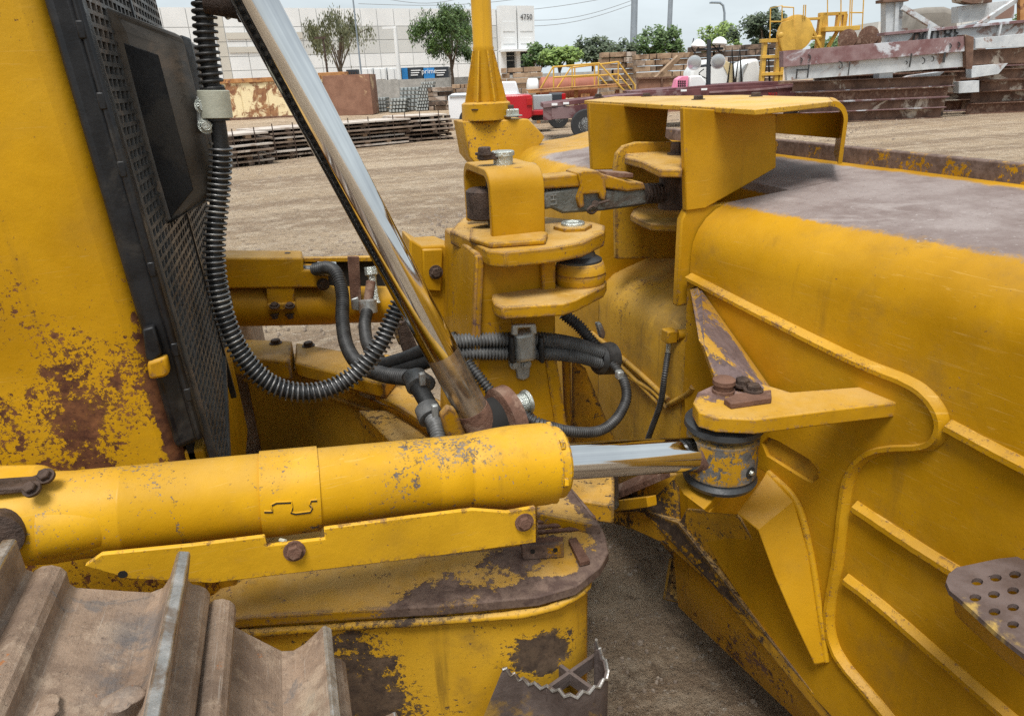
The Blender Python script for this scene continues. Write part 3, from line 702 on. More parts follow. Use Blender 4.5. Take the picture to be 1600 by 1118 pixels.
# serrated step tube
ser = []
cs = PZ(902, 1040, .60)
srp = [(785, 1046), (798, 1056), (818, 1066), (840, 1075), (866, 1080), (890, 1092), (912, 1086), (934, 1076), (950, 1058), (948, 1042), (938, 1020), (930, 1003)]
tops = []
sp_ = smooth_path([(PZ(x, y, .655) if PZ(x, y, .655).y < .918 else PY(x, y, .918)) for x, y in srp], .012)
for i, p in enumerate(sp_): tops.append(p+V((0, 0, .011 if i % 2 else 0)))
m = MB(); n = len(tops); cen = sum(tops, V())/n
inn = [p+(cen-p).normalized()*.006 for p in tops]; shf = [-.20*max(0, 1-i/(n*.3)) for i in range(n)]; b1 = [V((p.x+shf[i], p.y, .22)) for i, p in enumerate(tops)]; b2 = [V((p.x+shf[i], p.y, .22)) for i, p in enumerate(inn)]
vs = tops+b1+inn+b2; fs = []
for i in range(n-1):
    fs += [(i, i+1, n+i+1, n+i), (2*n+i, 3*n+i, 3*n+i+1, 2*n+i+1), (i, 2*n+i, 2*n+i+1, i+1), (n+i, n+i+1, 3*n+i+1, 3*n+i)]
fs += [(0, n, 3*n, 2*n), (n-1, 3*n-1, 4*n-1, 2*n-1)]
ss = m.add(vs, fs).build('serrated_step', 'stepside', deck, smooth=20)
pth = [p+V((0, 0, .001)) for p in tops]; MB().tube(pth, .0032, 6).build('worn_tooth_edge', 'groust', ss, smooth=0)
for a_, b_ in (((852, 1078), (932, 1022)), ((858, 1028), (930, 1080))):
    MB().box((PZ(*a_, .653)+PZ(*b_, .653))/2+V((0, 0, -.01)), ((PZ(*a_, .653)-PZ(*b_, .653)).length, .007, .03), ((PZ(*b_, .653)-PZ(*a_, .653)).normalized(), (PZ(*b_, .653)-PZ(*a_, .653)).normalized().cross(V((0, 0, 1))), V((0, 0, 1)))).build('step_cross_bar', 'stepside', ss, bevel=.001)

# ================= C-frame, far leg and nose
arcp = [(300, 553), (350, 560), (400, 566), (455, 575), (510, 590), (560, 605), (610, 628), (650, 652), (690, 685), (720, 720)]
rim = smooth_path([PZ(x, y, .85) for x, y in arcp], .03)
n = len(rim)
def offs(i, d):
    t = (rim[min(i+1, n-1)]-rim[max(i-1, 0)]).normalized(); return rim[i]+V((-t.y, t.x, 0))*d
m = MB(); o2 = [offs(i, .11) for i in range(n)]
vs = rim+o2+[p+V((0, 0, -.018)) for p in rim]+[p+V((0, 0, -.018)) for p in o2]; fs = []
for i in range(n-1):
    fs += [(i, i+1, n+i+1, n+i), (2*n+i, 3*n+i, 3*n+i+1, 2*n+i+1), (i, 2*n+i, 2*n+i+1, i+1), (n+i, n+i+1, 3*n+i+1, 3*n+i)]
fl = m.add(vs, fs).build('far_frame_leg', 'deck', bd, smooth=60, bevel=.003)
m = MB(); wi = [offs(i, .016)+V((0, 0, -.018)) for i in range(n)]; wo = [offs(i, .05)+V((0, 0, -.018)) for i in range(n)]
vs = wi+[p+V((0, 0, -.6)) for p in wi]+wo+[p+V((0, 0, -.6)) for p in wo]; fs = []
for i in range(n-1):
    fs += [(i, i+1, n+i+1, n+i), (2*n+i, 3*n+i, 3*n+i+1, 2*n+i+1), (i, 2*n+i, 2*n+i+1, i+1), (n+i, n+i+1, 3*n+i+1, 3*n+i)]
m.add(vs, fs).build('inner_wall', 'recess', fl, smooth=60)
MB().tube([p+V((0, 0, -.06)) for p in wi], .010, 8).build('weld_bead', 'recess', fl, smooth=80)
MB().prism(ZP([(340, 556), (453, 564), (456, 532), (340, 528)], .915), (0, 0, -.065)).build('cover_plate', 'deck', fl, bevel=.006)
MB().prism(ZP([(460, 566), (540, 585), (600, 600), (618, 578), (540, 548), (462, 534)], .90), (0, 0, -.05)).build('cover_plate', 'deck', fl, bevel=.008)
MB().prism(ZP([(596, 566), (620, 572), (621, 556), (600, 552)], .93), (0, 0, -.03)).build('frame_tab', 'tower', fl, bevel=.003)
bolt(fl, PZ(431, 536, .915), (0, 0, 1), .014, .014); bolt(fl, PZ(482, 540, .90), (0, 0, 1), .014, .014)
# nose plates under the tower
MB().prism(ZP([(560, 640), (640, 640), (700, 690), (960, 700), (960, 790), (760, 760), (640, 720)], .80), (0, 0, -.05)).build('nose_plate', 'under', fl, bevel=.004)
MB().prism(ZP([(590, 570), (640, 585), (700, 640), (700, 690), (640, 640), (560, 608)], .845), (0, 0, -.02)).build('nose_edge', 'cream_rust', fl, bevel=.002)

# ================= tower
tw = MB().prism(YP([(744, 396), (868, 391), (870, 720), (730, 720)], 1.405), (0, .31, 0)).build('blade_tower', 'tower', bd, bevel=.006)
MB().prism(YP([(744, 400), (757, 400), (744, 720), (730, 720)], 1.393), (0, .02, 0)).build('tower_edge_rib', 'tower', tw, bevel=.004)
MB().prism(YP([(846, 398), (869, 396), (869, 464), (848, 466)], 1.388), (0, .03, 0)).build('tower_edge_rib', 'tower', tw, bevel=.004)
MB().prism(YP([(852, 560), (870, 560), (890, 690), (876, 720)], 1.40), (0, .012, 0)).build('tower_edge_rib', 'tower', tw, bevel=.002)
MB().prism(YP([(880, 565), (892, 560), (895, 700), (885, 700)], 1.55), (0, .012, 0)).build('tower_edge_rib', 'tower', tw, bevel=.002)
MB().prism(YP([(895, 560), (915, 575), (962, 690), (960, 720), (896, 720)], 1.6), (0, .012, 0)).build('nose_gusset', 'under', tw, bevel=.002)
tz = 1.372
MB().prism(ZP([(703, 360), (730, 372), (762, 392), (790, 394), (866, 386), (910, 378), (944, 362), (946, 352), (925, 346), (850, 338), (760, 334), (722, 340)], tz), (0, 0, -.034)).build('tower_top_plate', 'tower', tw, bevel=.004)
MB().prism(ZP([(733, 370), (766, 380), (852, 374), (856, 362), (760, 350), (735, 355)], tz+.012), (0, 0, -.012)).build('weld_pad', 'tower', tw, bevel=.004)
lz = 1.262
MB().prism(ZP([(768, 466), (772, 474), (784, 480), (880, 474), (900, 468), (944, 446), (948, 438), (935, 430), (870, 426), (770, 440)], lz), (0, 0, -.028)).build('tower_lower_plate', 'tower', tw, bevel=.004)
# swivel ball between the plates
sc_ = PY(906, 420, 1.41)
MB().lathe(sc_+V((0, 0, -.038)), (0, 0, 1), [(0, .048), (.006, .056), (.026, .060), (.030, .0585), (.034, .060), (.055, .053), (.060, .046)], 36).build('swivel_eye', 'tower', tw)
MB().lathe(sc_+V((0, 0, .018)), (0, 0, 1), [(0, .050), (.006, .050), (.014, .036), (.03, .030), (.05, .03)], 36).build('swivel_seal', 'seal', tw)
MB().lathe(PY(930, 424, 1.362), (.45, -1, 0), [(-.01, .010), (.002, .010), (.0022, .006)], 16).build('grease_hole', 'dark', tw)
pc = PZ(895, 357, tz)
MB().lathe(pc, (0, 0, 1), [(-.005, .046), (.008, .046), (.009, .032), (.0095, .03)], 6).build('pin_retainer', 'tower', tw, bevel=.002)
MB().lathe(pc, (0, 0, 1), [(0, .028), (.014, .028), (.016, .026), (.016, .02), (.012, .018)], 28).build('swivel_pin', 'boltgal', tw)
# arch bracket on top
ya, yb, za, zb = 1.43, 1.665, tz+.008, PY(800, 262, 1.45).z
xa, xb = PY(768, 340, ya).x, PY(852, 340, ya).x
def uprof(in_):
    t = .018*in_; rr = .045-t*.7; P_ = [(ya+t, za), (ya+t, zb-t-rr)]
    P_ += [(ya+t+rr-rr*math.cos(R(a)), zb-t-rr+rr*math.sin(R(a))) for a in (15, 30, 45, 60, 75, 90)]
    P_ += [(yb-t-rr+rr*math.sin(R(a)), zb-t-rr+rr*math.cos(R(a))) for a in (0, 15, 30, 45, 60, 75, 90)]
    return P_ + [(yb-t, za)]
o_, i_ = uprof(0), uprof(1)
MB().prism([V((xa, y, z)) for y, z in o_ + i_[::-1]], (xb-xa, 0, 0)).build('arch_bracket', 'archpaint', tw, bevel=.003, smooth=35)
MB().lathe(PY(797, 262, 1.52)+V((0, 0, .0)), (0, 0, 1), [(-.01, .062), (.006, .06), (.007, .055)], 36).build('top_boss', 'tower', tw)
MB().box(PY(765, 247, 1.52)+V((0, 0, .004)), (.05, .03, .014)).build('lock_plate', 'boltdark', tw, bevel=.002)
bolt(tw, PY(757, 240, 1.52), (0, 0, 1), .014, .014)
MB().lathe(PY(786, 250, 1.52), (0, 0, 1), [(-.012, .022), (.010, .022), (.010, .026), (.018, .026), (.02, .024)], 28).build('link_pin', 'boltgal', tw)
MB().lathe(PY(757, 318, 1.55), (0, .0, 1), [(-.035, .035), (-.03, .042), (.03, .042), (.035, .035)], 28).build('link_end', 'boltdark', tw)
MB().cyl(V((.46, 1.55, za)), V((.46, 1.55, zb-.02)), .03, .03, 24).build('link_post', 'boltdark', tw)
# pitch link (turnbuckle)
Yl = 1.545
lk = MB().prism(YP([(850, 300), (905, 292), (960, 297), (1008, 292), (1012, 318), (1000, 322), (940, 330), (880, 334), (862, 326), (850, 328)], Yl), (0, .055, 0)).build('pitch_link', 'greysteel', bd, bevel=.006)
MB().prism(YP([(846, 277), (905, 272), (908, 292), (846, 296)], Yl-.004), (0, .065, 0)).build('link_cover', 'tower', lk, bevel=.004)
MB().prism(YP([(944, 272), (985, 284), (1006, 285), (1010, 296), (980, 300), (944, 294)], Yl-.004), (0, .065, 0)).build('link_cover', 'tower', lk, bevel=.004)
MB().prism(YP([(946, 268), (990, 271), (990, 278), (948, 278)], Yl+.01), (0, .045, 0)).build('link_key', 'rust', lk, bevel=.002)
MB().prism(YP([(903, 271), (912, 267), (935, 267), (945, 275), (948, 300), (946, 314), (938, 311), (936, 302), (912, 304), (914, 322), (906, 326), (902, 310), (908, 292)], Yl-.012), (0, .08, 0)).build('link_strap', 'tower', lk, bevel=.003)
MB().tube(smooth_path([PY(952, 313, Yl-.016), PY(935, 318, Yl-.018), PY(922, 324, Yl-.018), PY(918, 330, Yl-.016), PY(926, 333, Yl-.014), PY(934, 326, Yl-.015)], .004), .0035, 8).build('hairpin', 'boltdark', lk)
MB().cyl(PY(930, 318, Yl+.01), PY(930, 318, Yl-.022), .008, .008, 14).build('lock_pin', 'boltdark', lk)
a, b = PY(1006, 303, Yl+.027), PY(1064, 300, Yl+.03); nst = 44
MB().tube([a.lerp(b, i/nst) for i in range(nst+1)], [(.026 if (i % 4) < 2 else .022) for i in range(nst+1)], 20).build('thread', 'boltdark', lk, smooth=0)
MB().lathe(PY(1054, 300, 1.57), (0, 0, 1), [(-.04, .04), (.04, .04)], 24).build('link_eye', 'boltdark', lk)
text_obj('stamped_letters', 'LH', .022, 'stampgrey', PY(865, 312, Yl)+V((0, -.0012, 0)), (0, 0, 1), (-1, 0, 0), lk)
# ================= near lift cylinder rod
Yr = 1.23
t0, t1 = PY(366, -60, Yr), PY(738, 640, Yr)
ra = (t1-t0).normalized(); RL = (t1-t0).length; rr_ = .0335
lift = MB().cyl(t0-ra*.25, t1-ra*.145, rr_, rr_, 64).build('lift_cylinder_rod', 'chrome', bd, smooth=40)
MB().cyl(t1-ra*.1455, t1, rr_*.998, rr_*.998, 64).build('smeared_rod_end', 'chromedirty', lift, smooth=40)
yx = V((0, 1, 0)); eb = ra.cross(yx).normalized()
MB().tube([t1-ra*.004, t1+ra*.004, t1+ra*.10], [rr_*1.03, rr_*1.07, rr_*1.0], 40).build('rod_clevis', 'rust', lift)
pc = t1+ra*.09
pax = (PY(822, 622, Yr+.01)-PY(705, 665, Yr-.03)).normalized()
hc = PY(800, 640, 1.26)
MB().lathe(PY(790, 655, 1.25), pax, [(-.014, .066), (-.012, .072), (.016, .072), (.018, .066)], 40).build('lift_lug', 'rust', bd)
MB().lathe(PY(765, 660, 1.25), pax, [(-.02, .05), (.03, .05)], 30).build('lug_gap', 'dark', bd)
MB().lathe(PY(816, 630, 1.25), pax, [(-.02, .022), (.006, .022), (.007, .026), (.015, .026), (.017, .023)], 28).build('lift_pin', 'boltgal', bd)
MB().prism(YP([(808, 640), (838, 650), (842, 672), (815, 676)], 1.235), (0, .02, 0)).build('pin_lock', 'rust', bd, bevel=.003)
MB().prism(YP([(688, 650), (700, 636), (712, 640), (728, 680), (700, 690)], 1.19), (0, .02, 0)).build('lift_lug', 'tower', bd, bevel=.004)
MB().lathe(PY(352, 10, 1.30), (1, -.2, -.2), [(-.03, .016), (.02, .016), (.021, .02), (.035, .02)], 18).build('rod_gland_bolt', 'boltdark', lift)
MB().prism(YP([(334, -40), (368, -40), (366, 22), (352, 30), (345, 15)], 1.34), (0, .04, 0)).build('cylinder_head', 'black', lift, bevel=.004)

# ================= hood and grille
hood = MB().prism([V((-2.2, 1.12, .72)), V((-.232, 1.12, .72)), V((-.236, 1.12, 1.14)), V((-.262, 1.12, 1.817)), V((-.285, 1.12, 2.4)), V((-2.2, 1.12, 2.4))], (0, .92, 0)).build('hood_panel', 'hood', bd, bevel=.03, seg=4)
fr = MB().prism(YP([(57, -30), (112, -30), (318, 688), (274, 706)], 1.108)+[], (0, .05, 0)).build('grille_frame', 'black', bd, bevel=.012, seg=3)
MB().prism([PY(57, -30, 1.108), PY(112, -30, 1.108), PY(112, -30, 1.108)+V((-.03, 0, .4)), PY(57, -30, 1.108)+V((-.03, 0, .4))], (0, .05, 0)).build('frame_top', 'black', fr)
MB().prism(YP([(108, -10), (124, -10), (318, 686), (306, 690)], 1.10), (0, .03, 0)).build('frame_flange', 'black', fr, bevel=.004)
MB().prism([V((-.24, 1.14, .75)), V((-.205, 1.14, .75)), V((-.205, 1.14, 1.14)), V((-.24, 1.14, 1.14))], (0, .05, 0)).build('radiator_post', 'yellow', fr, bevel=.005)
# latch
MB().prism(YP([(222, 515), (240, 510), (254, 552), (238, 566), (228, 562)], 1.092), (0, .018, 0)).build('latch_handle', 'black', fr, bevel=.003)
MB().prism(YP([(229, 567), (240, 563), (260, 557), (265, 583), (258, 590), (233, 594)], 1.088), (0, .02, 0)).build('latch_keeper', 'yellow', fr, bevel=.006)
# perforated doors (slotted sheet)
gA, gB = PY(137, 46, 1.12), PY(317, 660, 1.12)
def gX(Y, z): return gB.x + (gA.x-gB.x)*(z-gB.z)/(gA.z-gB.z)
def door(name, y0, y1, cut):
    m = MB(); py_, pz_ = .034, .0165; nz = int((2.05-1.0)/pz_); ny = int((y1-y0)/py_); tk = .004
    for k in range(nz):
        z0 = 1.0+k*pz_; sh = (k % 2)*.5*py_*0
        for j in range(ny):
            Y0 = y0+j*py_+sh
            if cut(Y0+py_/2, z0): continue
            a = [V((gX(Y0, z), Y, z)) for Y, z in ((Y0, z0), (Y0+py_, z0), (Y0+py_, z0+pz_), (Y0, z0+pz_))]
            i = [V((gX(Y0, z), Y, z)) for Y, z in ((Y0+.0015, z0+.003), (Y0+py_-.006, z0+.003), (Y0+py_-.0015, z0+pz_-.003), (Y0+.0060, z0+pz_-.003))]
            bk = [p+V((-tk, 0, 0)) for p in i]
            m.add(a+i+bk, [(0, 1, 5, 4), (1, 2, 6, 5), (2, 3, 7, 6), (3, 0, 4, 7), (4, 5, 9, 8), (5, 6, 10, 9), (6, 7, 11, 10), (7, 4, 8, 11)])
    return m.build(name, 'grille', fr, smooth=0, fix=False)
zdiag = lambda Y, z: z < 1.16 - (1.50-Y)*0 and Y > 1.20+(z-1.02)*2.1
door('grille_door', 1.150, 1.525, lambda Y, z: zdiag(Y, z) or z < 1.05)
door('grille_door', 1.545, 1.93, lambda Y, z: z < 1.15)
MB().prism([V((gX(0, z)-.03, y, z)) for y, z in ((1.14, 1.0), (1.21, 1.0), (1.55, 1.13), (2.0, 1.13), (2.0, 2.05), (1.14, 2.05))], (-.01, 0, 0)).build('radiator_core', 'core', fr)
for Yb in (1.141, 1.535):
    MB().prism([V((gX(0, z)+.003, Yb-.008, z)) for z in (1.06, 2.05)] + [V((gX(0, z)+.003, Yb+.006, z)) for z in (2.05, 1.06)], (-.012, 0, 0)).build('door_edge', 'black' if Yb > 1.4 else 'grille', fr, bevel=.002)
MB().prism([V((gX(0, 1.05)+.002, 1.15, 1.05)), V((gX(0, 1.05)+.002, 1.22, 1.02)), V((gX(0, 1.15)+.002, 1.53, 1.15)), V((gX(0, 1.15)+.002, 1.53, 1.165)), V((gX(0, 1.05)+.002, 1.22, 1.04)), V((gX(0, 1.05)+.002, 1.15, 1.06))], (-.012, 0, 0)).build('door_edge', 'grille', fr)
for x, y in ((128, 47), (160, 158), (192, 264), (238, 420), (274, 545), (294, 615)):
    MB().box(PY(x, y, 1.105), (.010, .012, .022)).build('clip', 'black', fr, bevel=.002)
# raised black centre box on the doors
bo = [PY(177, 40, 1.30), PY(195, 8, 1.36), PY(262, 345, 1.30)]
f1 = [PY(x, y, 1.315) for x, y in ((182, 44), (262, 74), (318, 298), (266, 344))]     # face towards the camera
ba = [V((gX(0, 1.86)-.005, 1.27, 1.86)), V((gX(0, 1.47)-.005, 1.27, 1.475))]
f2 = [p+V((0, .50, 0)) for p in f1]
bxm = MB()
sb0 = [V((gX(0, p.z)-.01, 1.285, p.z)) for p in (f1[0]+V((0, 0, .035)), f1[3]+V((0, 0, -.012)))]
sb1 = [p+V((0, .56, 0)) for p in sb0]
nf = [f1[1]+V((.022, .035, .018)), f1[2]+V((.026, .035, -.012))]; nf2 = [p+V((0, .44, 0)) for p in nf]
vs = [f1[0], f1[1], f1[2], f1[3]] + sb0 + nf + nf2 + sb1 + [f2[0]]
bxm.add([f1[0], f1[1], f1[2], f1[3], sb0[0], sb0[1], nf[0], nf[1], nf2[0], nf2[1], sb1[0], sb1[1]],
        [(0, 1, 2, 3), (0, 4, 6, 1), (3, 2, 7, 5), (1, 6, 7, 2), (0, 3, 5, 4), (6, 8, 9, 7), (4, 10, 8, 6), (5, 7, 9, 11), (8, 10, 11, 9)])
bxm.build('raised_panel', 'blackbox', fr, bevel=.012, seg=3)
ed = [nf2[0]+V((.0, .02, .0)), nf2[1]+V((.0, .02, .0))]
MB().prism([nf[0]+V((-.004, .02, .004)), nf[1]+V((-.004, .02, .004)), nf[1]+V((.008, .05, 0)), nf[0]+V((.008, .05, 0))], (-.05, .12, 0)).build('panel_edge_strip', 'black', fr, bevel=.004)
MB().prism(YP([(185, 64), (247, 86), (302, 296), (267, 340)], 1.313), (0, .004, 0)).build('panel_inset', 'black', fr, bevel=.001)

# ================= hoses
big = HY([(317, -30, 1.32), (322, 60, 1.32), (333, 150, 1.32), (345, 230, 1.32), (342, 300, 1.32), (335, 370, 1.31), (337, 430, 1.30), (352, 500, 1.29), (383, 562, 1.28), (430, 604, 1.27), (490, 613, 1.27), (545, 592, 1.28), (590, 545, 1.29), (618, 490, 1.31), (640, 440, 1.32)])
hz = MB().tube(smooth_path(big, .01), .0135, 14).build('lift_hose', 'rubber', bd, smooth=80)
coil_mb(smooth_path(big, .01)[0:1] + [p for p in smooth_path(big[:3], .02)], .0175, .0026, .0105).build('spring_guard', 'ribdark', hz, smooth=80)
coil_mb(smooth_path(HY([(345, 225, 1.32), (345, 240, 1.32)])+big[4:], .02), .0178, .0024, .0098).build('spring_guard', 'coil', hz, smooth=80)
cl = PY(336, 163, 1.32); tdir = (big[3]-big[2]).normalized()
MB().lathe(cl, tdir, [(-.022, .023), (-.021, .0255), (.021, .0255), (.022, .023)], 28).build('hose_clamp', 'cream', hz)
MB().lathe(cl, tdir, [(-.026, .02), (.026, .02)], 20).build('clamp_liner', 'rubber', hz)
MB().prism(YP([(306, 150), (326, 146), (330, 182), (320, 188), (318, 210), (308, 196)], 1.315), (0, .03, 0)).build('clamp_bracket', 'galv', hz, bevel=.003)
bolt(hz, PY(317, 165, 1.312), (.2, -1, 0), .009, .008, 'boltgal'); bolt(hz, PY(322, 196, 1.312), (.2, -1, 0), .009, .008, 'boltgal')
# pair of ribbed hoses across the tower with clamp
for dy, zoff in ((0, 0), (21, 0)):
    pts = HY([(690, 535+dy, 1.40), (735, 532+dy*.9, 1.40), (790, 530+dy, 1.40), (850, 530+dy, 1.40), (900, 538+dy*.85, 1.42), (938, 550+dy*.75, 1.45)])
    ribbed('tower_hose', pts, .0175, 'ribhose', bd, .0078, .22)
cp = PY(821, 542, 1.385)
MB().box(cp+V((0, .02, 0)), (.052, .055, .075)).build('hose_clamp', 'galv', bd, bevel=.012, seg=3)
MB().prism(YP([(801, 508), (838, 506), (840, 522), (830, 522), (829, 512), (810, 513), (810, 524), (800, 524)], 1.352), (0, .012, 0)).build('clamp_buckle', 'galv', bd, bevel=.003)
for x in (797, 843): MB().box(PY(x, 543, 1.395), (.012, .045, .066)).build('clamp_liner', 'rubber', bd, bevel=.008)
MB().prism(YP([(795, 562), (830, 561), (828, 590), (818, 595), (808, 592), (806, 576), (796, 574)], 1.40), (0, .012, 0)).build('clamp_stud', 'galv', bd, bevel=.004)
for x in (804, 822): bolt(bd, PY(x, 569, 1.398), (0, -1, 0), .008, .008, 'galv', True, 'clamp_bolt')
# hose ends bundle at the right of the tower
MB().lathe(PY(945, 560, 1.47), (1, .3, -.2), [(-.03, .03), (-.02, .04), (.02, .042), (.03, .03)], 24).build('hose_junction', 'ribdark', bd)
ribbed('tower_hose', HY([(880, 490, 1.5), (905, 510, 1.48), (925, 535, 1.46), (940, 555, 1.46)]), .016, 'ribdark', bd, .0075)
MB().prism(YP([(932, 505), (940, 504), (947, 520), (945, 530), (938, 528)], 1.45), (0, .015, 0)).build('junction_tab', 'galv', bd, bevel=.004)
ribbed('loop_hose', HY([(945, 562, 1.45), (962, 575, 1.42), (976, 598, 1.38), (978, 625, 1.34), (962, 655, 1.30), (935, 673, 1.26), (895, 674, 1.22), (850, 664, 1.2), (820, 650, 1.22), (780, 625, 1.28), (750, 590, 1.32), (730, 565, 1.35)]), .0125, 'ribdark', bd, .0075, .2)
MB().box(PY(968, 585, 1.395), (.018, .02, .022)).build('loop_clip', 'galv', bd, bevel=.004)
# hoses between far cylinder and the frame nose
ribbed('cylinder_hose', HY([(492, 421, 2.12), (512, 418, 2.08), (526, 428, 2.02), (535, 460, 1.96), (535, 500, 1.88), (542, 540, 1.78), (562, 570, 1.66), (600, 585, 1.52), (640, 590, 1.42)]), .0195, 'ribdark', bd, .0085, .2)
ribbed('cylinder_hose', HY([(573, 488, 2.04), (570, 510, 1.98), (576, 540, 1.85), (600, 570, 1.66), (650, 588, 1.48), (670, 600, 1.4)]), .0190, 'ribdark', bd, .0085, .2)
MB().tube(smooth_path(HY([(600, 570, 1.6), (640, 558, 1.52), (680, 540, 1.45), (720, 528, 1.42)]), .01), .0185, 14).build('smooth_hose', 'rubber', bd, smooth=80)
MB().tube(smooth_path(HY([(620, 580, 1.55), (660, 566, 1.48), (700, 552, 1.42)]), .01), .0185, 14).build('smooth_hose', 'rubber', bd, smooth=80)
bh = MB().tube(smooth_path(HY([(640, 586, 1.38), (660, 615, 1.32), (672, 640, 1.28), (684, 680, 1.22)]), .01), .0185, 16).build('bundle_hose', 'rubber', bd, smooth=80)
for x, y, Y in ((652, 598, 1.35), (672, 648, 1.27)):
    d = (PY(684, 680, 1.22)-PY(640, 586, 1.38)).normalized()
    MB().lathe(PY(x, y, Y), d, [(-.022, .020), (-.021, .026), (.010, .027), (.012, .021)], 22).build('hose_clamp', 'ribhose', bh)
    MB().box(PY(x+8, y-6, Y-.03), (.014, .012, .03)).build('clamp_buckle', 'galv', bh, bevel=.003)
ribbed('bundle_hose', HY([(676, 655, 1.25), (683, 670, 1.22), (688, 700, 1.18)]), .017, 'ribhose', bh, .007)

# ================= far angle cylinder
Yf = 2.2
f0, f1_ = PY(330, 478, Yf), PY(730, 474, Yf); fa = (f1_-f0).normalized()
fc = MB().lathe(f0-fa*.3, fa, [(0, .064), (.3+(PY(515, 475, Yf)-f0).length, .064), (.3+(PY(530, 475, Yf)-f0).length, .060), (.3+(f1_-f0).length, .060)], 40).build('far_angle_cylinder', 'yellow', bd)
MB().prism(YP([(300, 403), (474, 403), (474, 422), (512, 424), (514, 448), (500, 450), (300, 452)], Yf-.07), (0, .11, 0)).build('cylinder_cover', 'yellow', fc, bevel=.006)
MB().prism(YP([(474, 404), (590, 402), (590, 408), (474, 409)], Yf+.02), (0, .03, 0)).build('cover_top', 'yellow', fc)
MB().prism(YP([(470, 408), (612, 406), (612, 448), (470, 448)], Yf+.04), (0, .01, 0)).build('cover_back', 'dark', fc)
MB().prism(YP([(543, 401), (561, 401), (565, 470), (548, 470)], Yf-.075), (0, .01, 0)).build('cover_strap', 'rust', fc, bevel=.002)
MB().prism(YP([(416, 447), (460, 447), (460, 476), (418, 476)], Yf-.066), (0, .02, 0)).build('clamp_strap', 'yellow', fc, bevel=.003)
MB().prism(YP([(418, 476), (462, 474), (462, 484), (418, 485)], Yf-.085), (0, .03, 0)).build('clamp_flange', 'yellow', fc, bevel=.002)
for x in (429, 453):
    bolt(fc, PY(x, 478, Yf-.09), (0, -.3, 1), .010, .010); bolt(fc, PY(x, 491, Yf-.07), (0, -.2, -1), .009, .014)
bolt(fc, PY(448, 401, Yf), (0, 0, 1), .013, .012); bolt(fc, PY(505, 444, Yf-.071), (0, -1, 0), .013, .01); bolt(fc, PY(557, 476, Yf-.08), (0, -1, 0), .011, .01)
MB().lathe(PY(512, 420, Yf-.06), fa, [(-.03, .022), (.025, .022)], 20).build('hose_fitting', 'galv', fc)
MB().cyl(PY(474, 422, Yf-.04), PY(505, 421, Yf-.05), .014, .014, 14).build('hose_stub', 'ribhose', fc)
MB().lathe(PY(580, 424, Yf-.05), (0, -.3, -1), [(-.015, .02), (.01, .021), (.012, .014), (.03, .012), (.09, .013), (.10, .017)], 8).build('elbow_fitting', 'boltgal', fc)
MB().cyl(PY(580, 440, Yf-.06), PY(575, 470, Yf-.09), .016, .014, 16).build('hose_sleeve', 'rust', fc)
MB().lathe(PY(575, 478, Yf-.12), (-.05, -.2, -1), [(-.02, .022), (-.018, .028), (.02, .028), (.022, .022)], 22).build('hose_clamp', 'galv', fc)
MB().prism(YP([(548, 468), (560, 464), (562, 486), (550, 484)], Yf-.1), (0, .01, 0)).build('clamp_tab', 'galv', fc, bevel=.003)
# valve box beside the tower
vb = MB().prism(YP([(660, 384), (692, 382), (716, 392), (716, 440), (710, 500), (672, 496), (640, 470), (640, 372)], 1.70), (0, .12, 0)).build('valve_box', 'archpaint', bd, bevel=.006)
MB().prism(YP([(660, 390), (692, 389), (690, 456), (662, 454)], 1.688), (0, .014, 0)).build('box_lid', 'archpaint', vb, bevel=.004)
bolt(vb, PY(681, 425, 1.686), (0, -1, 0), .012, .010, 'boltdark')
for x, y in ((703, 408), (699, 468)): MB().lathe(PY(x, y, 1.70), (0, -1, 0), [(-.002, .009), (.004, .009), (.005, .007)], 16).build('box_rivet', 'archpaint', vb)
for y in (410, 470): MB().box(PY(722, y, 1.74), (.03, .06, .04)).build('box_mount', 'tower', vb, bevel=.003)
MB().prism(YP([(620, 505), (636, 500), (660, 560), (668, 600), (650, 600), (628, 545)], 1.62), (0, .02, 0)).build('pipe_bracket', 'boltdark', vb, bevel=.003)
MB().prism(YP([(612, 510), (626, 508), (634, 535), (624, 540)], 1.66), (0, .03, 0)).build('pipe_clip', 'under', vb, bevel=.003)

